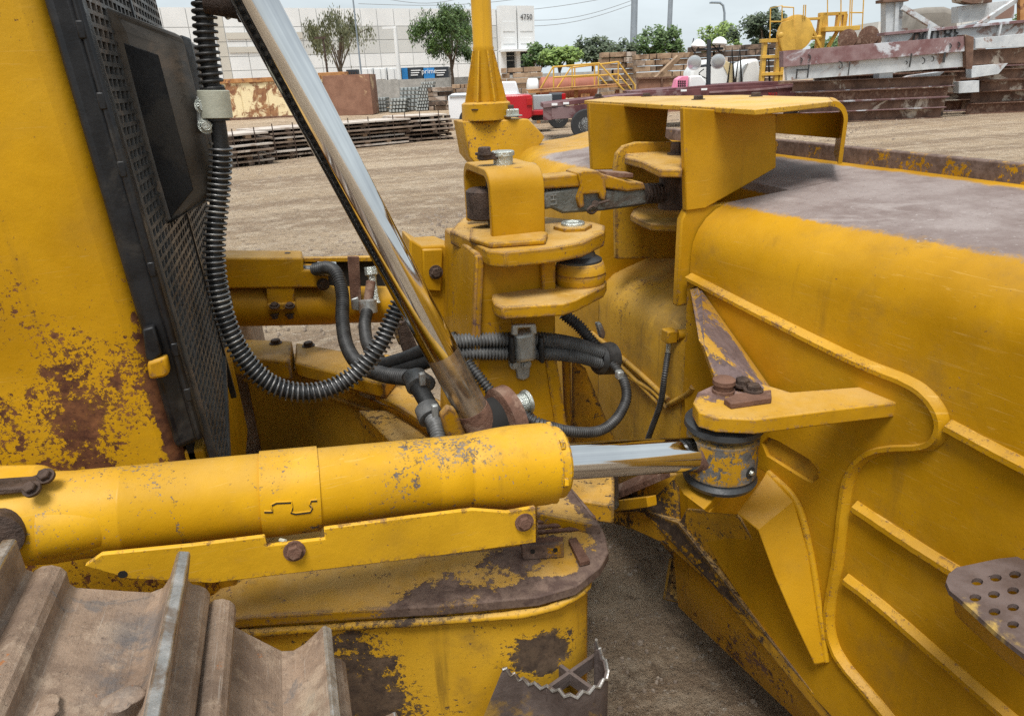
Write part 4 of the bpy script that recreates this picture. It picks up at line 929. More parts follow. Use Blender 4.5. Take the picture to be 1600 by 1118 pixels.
# ================= near track shoes
def shoe_profile():
    # (u along travel, w up); grouser at u=0, overlapping lip at the other end
    p = [(-.160, -.020)]
    p += [(-.140+.019*math.cos(R(a)), .004+.017*math.sin(R(a))) for a in (180, 150, 120, 90, 60, 30)]
    p += [(-.119, -.004), (-.112, -.0095), (-.060, -.0115), (-.030, -.012), (-.017, -.004), (-.0115, .012), (-.009, .046), (-.007, .050), (.005, .050), (.007, .046), (.010, .008), (.016, .003)]
    p += [(.016+.024*math.sin(R(a)), -.016+.019*math.cos(R(a))) for a in (20, 45, 70, 90)]
    p += [(.036, -.034), (.0, -.034), (-.08, -.034), (-.15, -.034)]
    return p
SP = shoe_profile()
trk = []
def pad(c, ang, y0=.16, y1=.845, parent=None):
    ca, sa = math.cos(ang), math.sin(ang); m = MB(); stn = 9; rgs = []
    for k in range(stn+1):
        y = y0+(y1-y0)*k/stn
        rgs.append([V((c[0]+u*ca+w_*sa, y, c[1]-u*sa+w_*ca)) for u, w_ in SP])
    o = m.rings(rgs).build('track_shoe', 'shoe', parent, smooth=24, bevel=.0015)
    q = lambda u, w_, y: V((c[0]+u*ca+w_*sa, y, c[1]-u*sa+w_*ca))
    e = [q(-.0095, .0435, y0), q(-.0075, .0506, y0), q(.0055, .0506, y0), q(.0075, .0435, y0)]
    MB().prism(e, (0, y1-y0+.001, 0)).build('grouser_edge', 'groust', o, bevel=.002)
    for yy in (.34,): 
        for uu in (-.125, -.05): bolt(o, q(uu, -.013, yy), (sa, 0, ca), .014, .012, 'shoe', False)
    return o
YI = .80
def pad_tip(x, z, deg): return pad((x-.05*math.sin(R(deg)), z-.05*math.cos(R(deg))), R(deg), .12, YI, bd)
pad_tip(-.555, 1.240, 0); pad_tip(-.366, 1.235, 6)
s0 = pad_tip(-.193, 1.170, 20)
pad_tip(-.041, .998, 48)
pad_tip(.035, .80, 76); pad_tip(.05, .60, 92)
# packed dirt clods in the shoe
for i, (x, y, s_) in enumerate(((182, 1094, .013), (203, 1088, .008), (70, 1106, .012))):
    bmx = bmesh.new(); bmesh.ops.create_icosphere(bmx, subdivisions=3, radius=s_)
    for v in bmx.verts:
        k = 1+.25*math.sin(v.co.x*170+i)+.18*math.sin(v.co.y*260+2*i)+.12*math.cos(v.co.z*300); v.co = V((v.co.x*1.25*k, v.co.y*k, v.co.z*.4*k))
    me = bpy.data.meshes.new('dirt_clod'); bmx.to_mesh(me); bmx.free(); me.materials.append(M['shoe']); link('dirt_clod', me, s0, PZ(x, y, 1.150))
# track frame / idler bulk below so the pads do not float
MB().cyl(V((-.40, .3, .78)), V((-.40, .70, .78)), .26, .26, 48).build('track_idler', 'under', bd)
MB().bb(-3.2, -.6, .30, .70, .25, 1.08).build('track_frame', 'under', bd, bevel=.01)
MB().bb(-3.0, -.30, 1.10, 2.06, .28, .74).build('main_frame_occluder', 'under', bd, bevel=.01)  # unseen box under the hood, added to darken the frame interior
MB().bb(-3.2, -.2, 2.36, 3.0, .1, 1.1).build('far_track', 'shoe', bd, bevel=.05)

# ================================================================ BACKGROUND YARD
hd = V((math.sin(HEAD), math.cos(HEAD), 0)); UZ = V((0, 0, 1)); FR = (rt, hd, UZ)
def W(x, y, D): return PP(x, y, hd*D, hd)
def base(x, D):
    p = W(x, 130, D); return V((p.x, p.y, 0))
def bxp(m, x0, y0, x1, y1, D, th, rz=0.0):
    a, b = W((x0+x1)/2, y0, D), W((x0+x1)/2, y1, D); c, d = W(x0, (y0+y1)/2, D), W(x1, (y0+y1)/2, D)
    r0_, r1_ = c.dot(rt), d.dot(rt); z0, z1 = min(a.z, b.z), max(a.z, b.z)
    ax_ = FR if not rz else ((rt*math.cos(rz)+hd*math.sin(rz)), (hd*math.cos(rz)-rt*math.sin(rz)), UZ)
    cc = rt*((r0_+r1_)/2) + hd*(D+th/2) + UZ*((z0+z1)/2)
    return m.box(cc, (abs(r1_-r0_), th, z1-z0), ax_)
def BX(name, x0, y0, x1, y1, D, th, mat, parent, bevel=.0, rz=0.0, ground=False):
    m = MB(); bxp(m, x0, y0, x1, y1, D, th, rz)
    if ground:
        zm = min(p.z for p in m.v); m.v = [V((p.x, p.y, 0)) if abs(p.z-zm) < 1e-4 else p for p in m.v]
    return m.build(name, mat, parent, smooth=0, bevel=bevel)
def TB(name, pts, r, mat, parent, n=8): return MB().tube([W(*p) for p in pts], r, n).build(name, mat, parent, smooth=60)

M['white_wall'] = plain('white_wall_paint', (.70, .705, .70), .8, 0, .05, .3, 0)
M['grey_wall'] = plain('light_grey_wall_paint', (.54, .54, .52), .8, 0, .05, .3, 0)
M['beige_wall'] = plain('beige_wall_paint', (.52, .49, .43), .8, 0, .05, .3, 0)
M['joint'] = plain('wall_joint', (.42, .43, .43), .9, 0, .1, 1, 0)
M['glass'] = plain('dark_window_glass', (.03, .035, .04), .15, 0, .2, 1, 0)
M['black_ink'] = plain('black_lettering', (.03, .03, .03), .7, 0, .1, 4, 0)
M['white_ink'] = plain('white_lettering', (.75, .75, .75), .7, 0, .05, 4, 0)
M['block'] = plain('grey_block_wall', (.33, .32, .30), .9, 0, .18, 2.5, .3)
M['blue'] = plain('blue_trailer_panel', (.02, .20, .50), .5, 0, .1, 1, 0)
M['navy'] = plain('black_trailer_panel', (.025, .03, .038), .5, 0, .1, 1, 0)
M['bin'] = rough_metal('peeling_bin_paint', (.20, .085, .045), (.36, .19, .09), (.74, .62, .38), 3.2, .85, 0, .4, .02, lo3=.455)
M['binend'] = rough_metal('brown_bin_steel', (.20, .10, .065), (.28, .15, .10), (.54, .38, .22), 1.6, .85, 0, .4, .02, lo3=.56)
M['rail'] = rough_metal('orange_rust_rail', (.34, .15, .05), (.46, .24, .10), (.2, .09, .05), 3, .85)
M['wood'] = rough_metal('weathered_plank', (.16, .115, .085), (.30, .225, .17), (.46, .39, .33), 2.5, .9, 0, .4, .02)
M['woodpale'] = rough_metal('pale_plank_top', (.42, .36, .31), (.56, .50, .44), (.30, .23, .18), 2.2, .9, 0, .4, .02)
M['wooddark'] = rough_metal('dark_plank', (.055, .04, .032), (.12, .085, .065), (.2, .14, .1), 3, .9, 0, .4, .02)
M['timber'] = rough_metal('brown_timber', (.23, .15, .095), (.38, .27, .18), (.15, .095, .06), 2.2, .9, 0, .4, .02)
M['plastic'] = plain('grey_green_plastic', (.14, .15, .14), .6, 0, .25, 3)
M['plastictop'] = plain('pale_plastic', (.36, .38, .37), .5, 0, .15, 3)
M['white_car'] = plain('white_car_paint', (.74, .75, .76), .25, 0, .03, 1, 0)
M['red_car'] = plain('red_car_paint', (.42, .012, .02), .22, 0, .08, 1, 0)
M['silver_car'] = plain('silver_tailgate', (.42, .45, .47), .3, .4, .08, 2, 0)
M['tyre'] = plain('black_tyre', (.022, .022, .023), .85)
M['rim'] = plain('white_wheel_rim', (.62, .62, .60), .5)
M['lamp_red'] = plain('red_tail_lamp', (.40, .01, .012), .15, 0, .05, 1, 0)
M['maroon'] = rough_metal('faded_maroon_steel', (.085, .03, .033), (.14, .055, .055), (.2, .13, .13), 2.2, .7)
M['tank'] = plain('faded_orange_tank', (.32, .105, .06), .7, 0, .15, 1.5)
M['bgyel'] = plain('yellow_machine_paint', (.56, .33, .05), .5, 0, .15, 3)
M['whitesteel'] = rough_metal('chalky_white_steel', (.42, .44, .46), (.56, .58, .59), (.24, .15, .12), 2.4, .75, 0, .3, .01)
M['purple'] = rough_metal('faded_primer_steel', (.17, .085, .085), (.26, .175, .175), (.50, .51, .54), 2.2, .75, 0, .3, .01)
M['rustbg'] = rough_metal('heavy_rust', (.09, .05, .035), (.20, .12, .085), (.46, .40, .33), 2.4, .9, 0, .5, .02)
M['frp'] = plain('white_tank_shell', (.70, .71, .70), .4, 0, .06, 1.5)
M['cream2'] = plain('cream_tank_edge', (.62, .50, .28), .6, 0, .1, 2)
M['pink'] = plain('pink_plastic', (.72, .22, .34), .5, 0, .08, 2)
M['tarp'] = plain('grey_tarp', (.20, .18, .155), .85, 0, .2, 1.2, .6)
M['tower_st'] = plain('galvanised_tower', (.24, .28, .32), .55, .3, .1, 1)
M['wire'] = plain('power_line', (.16, .17, .18), .6)
M['bark'] = rough_metal('tree_bark', (.07, .055, .04), (.13, .10, .075), None, 6, .9)
def leafm(name, a, b):
    g = G(name); g.P = g.pos()
    g.put(g.b.inputs['Base Color'], g.mix(g.rng(g.noise(1.6, 5), .35, .65), a, b)); g.b.inputs['Roughness'].default_value = .6
    g.put(g.b.inputs['Transmission Weight'], 0.0); g.b.inputs['Subsurface Weight'].default_value = 0
    return g.m
M['leaf_grey'] = leafm('grey_green_leaves', (.13, .14, .07), (.23, .23, .12))
M['leaf_green'] = leafm('fresh_green_leaves', (.035, .075, .014), (.09, .15, .03))
M['leaf_dark'] = leafm('dark_green_leaves', (.035, .055, .025), (.075, .10, .045))
M['leaf_light'] = leafm('light_green_leaves', (.11, .18, .03), (.20, .28, .06))

# ---- warehouse: tilt-up panels
A0 = base(250, 76.); HT = W(250, 10, 76.).z
kk = (W(829, 14, 100.).z-1.7)/100.; DB = (HT-1.7)/kk; B0 = base(829, DB)
fd = (B0-A0).normalized(); fn = V((fd.y, -fd.x, 0))
if fn.dot(hd) > 0: fn = -fn
FLEN = (B0-A0).length
def fu(x): return (PP(x, 60, A0, fn)-A0).dot(fd)
wh = thing('warehouse', 'long white and grey panelled warehouse with the number on its right end', 'warehouse', A0+fd*FLEN*.5)
def fbox(name, u0, u1, z0, z1, d0, d1, mat, parent):
    c = A0+fd*((u0+u1)/2)+fn*((d0+d1)/2)+UZ*((z0+z1)/2)
    return MB().box(c, (u1-u0, d1-d0, z1-z0), (fd, fn, UZ)).build(name, mat, parent, smooth=0)
uend = fu(776)
fbox('backing_wall', fu(60), FLEN, 0, HT-.1, -14, 0, 'joint', wh)
cols = [60, 110, 160, 210, 259, 298, 338, 353, 384, 428, 473, 499, 521, 543, 567, 592, 618, 643, 667, 690, 712, 733, 755, 776]
zr = [PP(620, y, A0, fn).z for y in (103, 83, 62, 41)]
rows = [(0, zr[0]), (zr[0], zr[1]), (zr[1], zr[2]), (zr[2], zr[3]), (zr[3], HT)]
for i, (x0, x1) in enumerate(zip(cols, cols[1:])):
    u0, u1 = fu(x0), fu(x1)
    for j, (z0, z1) in enumerate(rows):
        mt = 'beige_wall' if x0 == 338 else ('grey_wall' if j in (2, 3) and x0 >= 428 else 'white_wall')
        if 353 <= x0 < 473 and j in (1, 3): mt = 'white_wall'
        fbox('wall_panel', u0+.035, u1-.035, z0+.03, z1-.03, -.05, .06, mt, wh)
for y0, y1 in ((51, 61), (73, 82)):
    z1, z0 = PP(400, y0, A0, fn).z, PP(400, y1, A0, fn).z
    fbox('beige_band', fu(353)+.05, fu(473), z0, z1, .10, .16, 'beige_wall', wh)
zb0 = PP(800, 80, A0, fn).z; zb1 = PP(800, 108, A0, fn).z
for x0, x1 in ((777, 802), (804, 829.5)):
    u0, u1 = fu(x0), fu(x1); zt = HT+.25
    fbox('corner_pier', u0, u1, zb0, zt, .1, 1.0, 'white_wall', wh)
    for ya, yb in ((35, 50), (60, 69)): fbox('pier_panel', u0+.3, u1-.3, PP(800, yb, A0, fn).z, PP(800, ya, A0, fn).z, 1.0, 1.06, 'white_wall', wh)
for x0, x1 in ((776, 785), (801, 807), (822, 831)): fbox('column', fu(x0), fu(x1), 0, zb0, .2, .9, 'white_wall', wh)
for x0, x1 in ((785, 801), (807, 822)): fbox('window', fu(x0), fu(x1), 0, zb0, .12, .3, 'glass', wh)
for x0, x1 in ((785.5, 800), (808, 821)):
    for y in (88, 95): fbox('window_frame', fu(x0), fu(x1), PP(800, y, A0, fn).z, PP(800, y-.7, A0, fn).z, .3, .36, 'joint', wh)
fbox('canopy', fu(776), fu(838), zb0-.12, zb0+.12, .1, 2.2, 'white_wall', wh)
text_obj('building_number', '4750', .85, 'black_ink', PP(816, 28.5, A0, fn)+fn*1.1, fd, UZ, wh, .01)

# ---- poles, towers, lamps, wires
def post(name, lab, x, y0, y1, D, r, mat, cat, heads=()):
    t = thing(name, lab, cat, base(x, D)); p = W(x, (y0+y1)/2, D); b_ = V((p.x, p.y, 0)); top_ = V((p.x, p.y, W(x, y0, D).z))
    MB().cyl(b_, top_, r, r*.8, 12).build('post', mat, t)
    for h in heads: MB().box(top_+rt*h[0]+UZ*h[1], (h[2], .25, h[3]), FR).build('lamp_head', mat, t, smooth=0)
    return t
post('street_lamp', 'tall white lamp post with square heads in front of the grey panels', 620, 43, 110, 70., .22, 'white_wall', 'street lamp', ((-.5, .0, 1.3, .22),))
post('street_lamp', 'short dark lamp post left of the sparse weeping tree', 508, 59, 112, 55., .09, 'boltdark', 'street lamp', ((-.2, .0, .8, .14),))
post('flag_pole', 'thin bare pole rising through the sparse weeping tree', 556, -40, 118, 58., .07, 'tower_st', 'pole')
post('utility_tower', 'wider grey steel monopole against the sky, left of two', 991, -60, 100, 150., .75, 'tower_st', 'utility pole')
post('utility_tower', 'thinner grey steel monopole against the sky, right of two', 1047, -60, 100, 170., .62, 'tower_st', 'utility pole')
sl_ = thing('street_lamp', 'curved arm street lamp above the trees beside the light tower', 'street lamp', base(1132, 90.))
TB('post', [(1132, 130, 90.), (1132, 60, 90.), (1132, 20, 90.), (1130, 9, 90.), (1125, 4.5, 90.), (1112, 4, 90.)], .13, 'tower_st', sl_)
BX('lamp_head', 1110, 3, 1120, 5.5, 90., .4, 'tower_st', sl_)
for i, (a_, b_) in enumerate((((560, 6), (930, -22)), ((640, 16), (985, -10)), ((790, 30), (990, 0)), ((780, 40), (991, 6)), ((600, -2), (760, -16)))):
    p0, p1 = W(a_[0], a_[1], 150.), W(b_[0], b_[1], 150.); pts = [p0.lerp(p1, k/12)-UZ*(1.5*math.sin(math.pi*k/12)) for k in range(13)]
    o = MB().tube(pts, .05, 5).build('power_line', 'wire', None); tag(o, ['lowest', 'second', 'third', 'fourth', 'topmost'][(4, 2, 1, 0, 3)[i]]+' of the thin power lines slanting across the sky', 'power line', 'overhead power lines')

# ---- trees
def tree(lab, x, yb, yt, D, wpx, leaf, seed, n=3200, droop=0.0, sparse=.5, ls=.16, name='tree', trunk=True):
    rs = random.Random(seed); b_ = base(x, D); zt = W(x, yt, D).z; zb = W(x, yb, D).z; wd = (W(x+wpx/2, 60, D)-W(x-wpx/2, 60, D)).length/2
    t = thing(name, lab, 'tree', b_, None); cz = (zt+zb)/2; hz = (zt-zb)/2
    m = MB(); zf = zb+hz*.35
    m.tube([b_, b_+UZ*(zf*.5)+rt*.1, b_+UZ*zf], [.17, .13, .09], 8)
    clumps = []
    for k in range(34):
        th, ph = rs.uniform(0, 6.283), math.acos(rs.uniform(-.8, 1)); q = rs.uniform(.4, 1.05)
        c = b_+rt*(math.cos(th)*math.sin(ph)*wd*q)+hd*(math.sin(th)*math.sin(ph)*wd*q)+UZ*(cz+math.cos(ph)*hz*q)
        clumps.append((c, wd*rs.uniform(.14, .36)))
        if k < 9: m.tube([b_+UZ*(zf*rs.uniform(.55, 1)), (b_+UZ*zf).lerp(c, .5)+UZ*.2, c], [.07, .045, .02], 6)
    m.build('trunk', 'bark', t, smooth=60)
    f = MB()
    for k in range(n):
        c, r_ = rs.choice(clumps); d = V((rs.gauss(0, 1), rs.gauss(0, 1), rs.gauss(0, 1))).normalized()*r_*(rs.random()**sparse)
        p = c+d
        if droop: p = p-UZ*(droop*rs.random()**2*hz)
        s_ = ls*rs.uniform(.6, 1.4); u = V((rs.gauss(0, 1), rs.gauss(0, 1), rs.gauss(0, .6))).normalized(); v_ = u.orthogonal().normalized()
        if droop: u = (UZ*-1+u*(.35 if droop > .4 else .9)).normalized(); v_ = u.orthogonal().normalized()*.7; u = u*1.2
        f.add([p-u*s_, p+v_*s_*.6, p+u*s_, p-v_*s_*.6], [(0, 1, 2, 3)])
    f.build('crown', leaf, t, smooth=0, fix=False)
    return t
tree('sparse grey green weeping tree in front of the panelled warehouse', 534, 92, 12, 62., 104, 'leaf_grey', 1, 3600, .55, .8, .11)
tree('dense bright green drooping tree just left of the yellow pole', 706, 98, 4, 62., 104, 'leaf_green', 2, 12000, .28, .6, .11)
tree('rounded light green tree right of the numbered building corner', 874, 103, 76, 75., 62, 'leaf_light', 3, 2600, 0, .5, .2)
tree('pale green tree touching the right side of the building corner', 843, 108, 70, 85., 56, 'leaf_green', 4, 2200, 0, .5, .2)
tree('dark green tree left of the wider steel monopole', 925, 103, 56, 85., 72, 'leaf_dark', 5, 3200, 0, .5, .2)
tree('low olive tree at the foot of the wider steel monopole', 975, 98, 66, 95., 70, 'leaf_dark', 6, 2400, 0, .5, .22)
tree('green tree at the foot of the thinner steel monopole', 1036, 90, 43, 85., 78, 'leaf_green', 7, 3200, 0, .5, .2)
tree('yellow green tree under the curved street lamp', 1124, 85, 34, 90., 70, 'leaf_light', 8, 2600, 0, .5, .2)
tree('large dark bushy tree left of the yellow reel machine', 1190, 85, 10, 75., 92, 'leaf_dark', 9, 4600, 0, .5, .2)
tree('green tree behind the yellow platform frame', 1310, 92, 62, 90., 90, 'leaf_green', 10, 2200, 0, .5, .22)
tree('green tree at the right edge behind the white steel', 1600, 60, 8, 95., 60, 'leaf_green', 11, 2000, 0, .5, .22)

# ---- block wall and parked trailers behind it
bw = thing('block_wall', 'long grey concrete block wall behind the yard stacks', 'wall', base(680, 66.))
for i, x in enumerate(range(540, 960, 42)):
    BX('wall_section', x, 0, x+41.4, 10, 66., .2, 'block', bw) if False else None
    a_, b_ = base(x, 66.), base(x+41.4, 66.); z_ = W(660, 123, 66.).z
    MB().box((a_+b_)/2+UZ*(z_/2), ((b_-a_).length, .2, z_), FR).build('wall_section', 'block', bw, smooth=0)
for i, (x0, x1, mt, tx, lb) in enumerate(((566, 583, 'white_wall', '', 'leftmost pale parked box trailer above the block wall'), (585, 604, 'white_wall', '', 'second pale parked box trailer above the block wall'), (606, 626, 'white_wall', '', 'third pale parked box trailer beside the blue panels'),
        (628, 661, 'navy', '', 'left blue and black box trailer above the block wall'), (662, 701, 'navy', 'prime', 'right blue and black box trailer above the block wall'))):
    t = thing('box_trailer', lb, 'trailer', base((x0+x1)/2, 71.), 'trailers parked behind the block wall')
    BX('body', x0, 105.5-(x0-628)*.02, x1, 128, 71., 3.0, mt, t, .03, 0, False)
    BX('undercarriage', x0+3, 128, x1-3, 150, 71.2, 2.5, 'tyre', t, 0, 0, True)
    if mt == 'navy':
        BX('blue_door', x0, 106, x0+(9 if x0 == 628 else 17), 124, 70.9, .08, 'blue', t)
        for k in range(3): BX('lettering_line', x0+(14 if x0 == 628 else 20), 109.5+3.6*k, x1-(4+2*k), 111+3.6*k, 70.92, .05, 'white_ink', t)
        if tx: text_obj('lettering', tx, .62, 'white_ink', W(x0+8.5, 111.5, 70.85), rt, UZ, t, .01)
    else:
        BX('door', x0+2, 108, x1-2, 124, 70.92, .06, 'white_wall', t); BX('door_seam', x0+(x1-x0)/2-.3, 108, x0+(x1-x0)/2+.3, 124, 70.85, .05, 'joint', t)

# ---- rusty steel bin
sb_ = thing('steel_bin', 'long rusty steel bin with peeling cream paint behind the plank stacks', 'bin', base(440, 46.))
zt_ = W(440, 120, 46.).z
def bpart(name, x0, x1, z0, z1, D, th, mat):
    a_, b_ = base(x0, D), base(x1, D)
    return MB().box((a_+b_)/2+hd*(th/2)+UZ*((z0+z1)/2), ((b_-a_).length, th, z1-z0), FR).build(name, mat, sb_, smooth=0, bevel=.01)
bpart('side_panel', 290, 504, .12, zt_-.25, 46., 2.3, 'bin')
bpart('end_panel', 504.5, 578, .0, zt_-.05, 45.8, 2.4, 'binend')
bpart('top_rail', 288, 502, zt_-.25, zt_, 45.9, .2, 'rail')
bpart('bottom_rail', 290, 504, 0, .14, 45.9, .25, 'rust')
for x in (330, 372, 414, 458): bpart('side_rib', x-.9, x+.9, .14, zt_-.25, 45.96, .05, 'bin')
o = BX('orange_beam', 500, 113, 545, 120, 52., .6, 'rail', None, .02); o.location.z = 0; o.scale.z = 1
o.data.transform(Matrix.Translation((0, 0, 0)))
z1 = W(520, 113, 52.).z; a_ = base(500, 52.); b_ = base(545, 52.)
bpy.data.objects.remove(o)
o = MB().box((a_+b_)/2+UZ*(z1/2), ((b_-a_).length, .6, z1), FR).build('orange_box', 'rail', None, smooth=0, bevel=.03); tag(o, 'rusty orange steel box showing above the bin behind it', 'box')
a_ = base(545, 54.); b_ = base(562, 54.); z1 = W(552, 109, 54.).z
dm = thing('dumpster', 'small dark ribbed bin standing behind the rusty bin end', 'bin', (a_+b_)/2)
MB().box((a_+b_)/2+UZ*(z1/2), ((b_-a_).length, .8, z1), FR).build('body', 'navy', dm, smooth=0)
for k in range(4): MB().box(a_.lerp(b_, .15+.23*k)-hd*.42+UZ*(z1/2), (.06, .06, z1*.9), FR).build('rib', 'boltdark', dm, smooth=0)

# ---- stacks of plank pallets
rk = random.Random(21)
def plank_stack(lab, x0, x1, y_top, y_bot, D, layers, rz, depth=1.3):
    a_, b_ = PZ(x0, y_bot, 0), PZ(x1, y_bot, 0)
    D0 = D; a_ = base(x0, D0); b_ = base(x1, D0+rz); t = thing('plank_stack', lab, 'plank stack', (a_+b_)/2, 'plank stacks on the yard')
    u = (b_-a_).normalized(); v_ = V((-u.y, u.x, 0)); Lx = (b_-a_).length; H_ = W(x0, y_top, D0).z; lh = H_/layers
    for k in range(layers):
        z0 = k*lh; s0_, s1_ = rk.uniform(-.05, .16)*Lx, rk.uniform(-.12, .05)*Lx; dy = rk.uniform(-.15, .15)
        cc = (a_+b_)/2+u*((s0_+s1_)/2)+v_*(depth/2+dy)
        MB().box(cc+UZ*(z0+lh-.03), (Lx+s1_-s0_, depth, .045), (u, v_, UZ)).build('plank', 'woodpale' if k == layers-1 or rk.random() < .3 else 'wood', t, smooth=0, bevel=.004)
        for q in (.06, .36, .64, .93):
            if rk.random() < .88: MB().box(a_.lerp(b_, q)+v_*(.12+dy)+UZ*(z0+(lh-.05)/2), (.14, .2, lh-.052), (u, v_, UZ)).build('spacer_block', 'wooddark' if rk.random() < .7 else 'timber', t, smooth=0)
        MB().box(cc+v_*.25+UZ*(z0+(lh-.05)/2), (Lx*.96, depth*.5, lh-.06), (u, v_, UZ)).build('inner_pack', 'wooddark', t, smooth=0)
    for q in (.15, .4, .72): 
        p = a_.lerp(b_, q)-v_*.06; MB().cyl(p, p+UZ*(H_+.12), .014, .014, 6).build('stake', 'boltdark', t)
plank_stack('plank stack nearest the black grille, leftmost in the row', 300, 412, 214, 264, 16.6, 6, 1.2)
plank_stack('long plank stack seen behind and left of the chrome rod', 392, 520, 203, 250, 18.4, 7, 1.4)
plank_stack('plank stack behind and right of the chrome rod', 515, 640, 193, 236, 20.6, 7, 1.5)
plank_stack('rightmost plank stack ending near the white pickup', 612, 706, 183, 228, 22.0, 6, .8)

# ---- nested grey plastic stacks
def nest(lab, x0, x1, y0, y1, D, n, tilt):
    a_, b_ = base(x0, D), base(x1, D); z1 = W((x0+x1)/2, y0, D).z; t = thing('plastic_stack', lab, 'plastic stack', (a_+b_)/2, 'nested plastic stacks by the block wall')
    for k in range(n):
        z = z1*(k+.5)/n; 
        sec = MB().box((a_+b_)/2+rt*(tilt*k)+UZ*z, ((b_-a_).length, 1.6, z1/n*.8), FR).build('nested_sheet', 'plastic', t, smooth=0, bevel=.03)
        for q in range(5): MB().box(a_.lerp(b_, (q+.5)/5)+rt*(tilt*k)-hd*.82+UZ*z, ((b_-a_).length/8, .1, z1/n*.7), FR).build('rib', 'plastictop', sec, smooth=0, bevel=.02)
nest('low nested grey plastic stack next to the rusty bin end', 581, 603, 152, 172, 50., 4, .0)
nest('smallest nested grey plastic stack in front of the taller two', 606, 632, 153, 174, 48., 4, .05)
nest('middle nested grey plastic stack leaning to the right', 622, 652, 136, 172, 50., 6, .04)
nest('tallest nested grey plastic stack beside the dark timber pile', 648, 668, 128, 172, 49., 9, .06)

# ---- timber stacks
def timbers(lab, x0, x1, y0, y1, D, rows_, colsn, mat, gz=0.0):
    a_, b_ = base(x0, D), base(x1, D); zt2, zb2 = W((x0+x1)/2, y0, D).z, 0
    t = thing('timber_stack', lab, 'timber stack', (a_+b_)/2, 'timber stacks'); rz_ = random.Random(int(x0*7+y0)); h_ = zt2/rows_
    for r_ in range(rows_):
        sp = sorted(rz_.uniform(.12, .9) for _ in range(colsn-1)); sp = [rz_.uniform(-.02, .03)]+sp+[1+rz_.uniform(-.04, .03)]
        for q0, q1 in zip(sp, sp[1:]):
            if q1-q0 < .06: continue
            MB().box(a_.lerp(b_, (q0+q1)/2)+hd*(.6+rz_.uniform(-.12, .12))+UZ*(r_*h_+h_/2), ((b_-a_).length*(q1-q0)-.05, 1.2, h_*rz_.uniform(.80, .93)), FR).build('timber', mat if rz_.random() < .75 else 'wood', t, smooth=0, bevel=.02)
timbers('dark timber pile behind the white pickup', 667, 706, 136, 165, 48., 5, 2, 'wooddark')
timbers('low pale timber pile between the dark pile and the yellow pole', 706, 748, 131, 150, 46., 6, 3, 'timber')
timbers('square timber stack right of the yellow pole', 783, 848, 105, 160, 44., 8, 3, 'timber')
timbers('tall timber stack left of the long timber rows', 938, 994, 81, 150, 50., 9, 3, 'timber')
timbers('long timber rows behind the brown open box', 992, 1080, 83, 150, 48., 8, 4, 'timber')
timbers('dark timber rows behind the light tower', 1078, 1215, 70, 140, 52., 9, 5, 'wooddark')
ob_ = TB('leaning_beam', [(1020, 128, 40.), (1060, 89, 40.)], .16, 'timber', None, 4); tag(ob_, 'orange brown beam leaning up over the open box', 'beam')

# ---- pickups
def wheel(c, r, wd_, parent, axis):
    wo = MB().lathe(c-V(axis)*(wd_/2), axis, [(0, r*.62), (0, r*.96), (wd_*.15, r), (wd_*.85, r), (wd_, r*.96), (wd_, r*.62)], 26).build('wheel', 'tyre', parent)
    MB().lathe(c-V(axis)*(wd_*.5), axis, [(-.02, r*.15), (.05, r*.62), (wd_*.9, r*.62), (wd_, r*.5)], 22).build('rim', 'rim', wo)
wp = thing('pickup_truck', 'white pickup parked behind the plank stacks, half hidden by the yellow pole', 'pickup', base(745, 27.))
def wbox(par, nm, x0, y0, x1, y1, D, th, mat, bev=.03): return BX(nm, x0, y0, x1, y1, D, th, mat, par, bev)
p = [W(x, y, 27.) for x, y in ((700, 151), (706, 147), (760, 145), (815, 147), (815, 184), (748, 187), (745, 178), (738, 173), (727, 173), (721, 178), (719, 187), (702, 186))]
MB().prism(p, hd*1.8).build('body', 'white_car', wp, bevel=.03)
wbox(wp, 'bed_rail', 702, 147.5, 760, 151, 26.96, .1, 'silver_car', .01)
for x in (733, 805):
    c = W(x, 180, 27.1); wheel(V((c.x, c.y, .38)), .38, .25, wp, -hd)
MB().prism([W(x, y, 27.1) for x, y in ((758, 148), (766, 128), (806, 127), (812, 147))], hd*1.6).build('cab', 'white_car', wp, bevel=.05)
rp = thing('pickup_truck', 'red pickup with silver tailgate right of the yellow pole', 'pickup', base(815, 24.))
MB().prism([W(x, y, 24.) for x, y in ((768, 150), (829, 148), (832, 152), (832, 182), (826, 187), (810, 187), (806, 174), (797, 167), (786, 168), (778, 176), (768, 186))], hd*1.9).build('body', 'red_car', rp, bevel=.04)
wbox(rp, 'tail_lamp', 823, 153, 832, 165, 23.95, .12, 'lamp_red', .02)
c = W(794, 186, 24.1); wheel(V((c.x, c.y, .38)), .38, .25, rp, -hd)
wbox(rp, 'tailgate', 832.5, 148, 863, 172, 24.4, .12, 'silver_car', .03)
wbox(rp, 'bumper', 830, 172, 866, 180, 24.3, .25, 'red_car', .03)
wbox(rp, 'underbody', 832, 179, 862, 188, 24.5, 1.2, 'tyre', .02)
dp_ = thing('pickup_truck', 'dark pickup bed with red tail lamp behind the silver tailgate', 'pickup', base(872, 26.))
wbox(dp_, 'body', 862, 146, 884, 166, 26., 1.7, 'navy', .04); wbox(dp_, 'tail_lamp', 878, 146, 884, 158, 25.95, .1, 'lamp_red', .02)
c = W(872, 176, 26.1); wheel(V((c.x, c.y, .37)), .37, .25, dp_, -hd); wbox(dp_, 'bumper', 862, 166, 886, 172, 25.9, .2, 'tyre', .02)

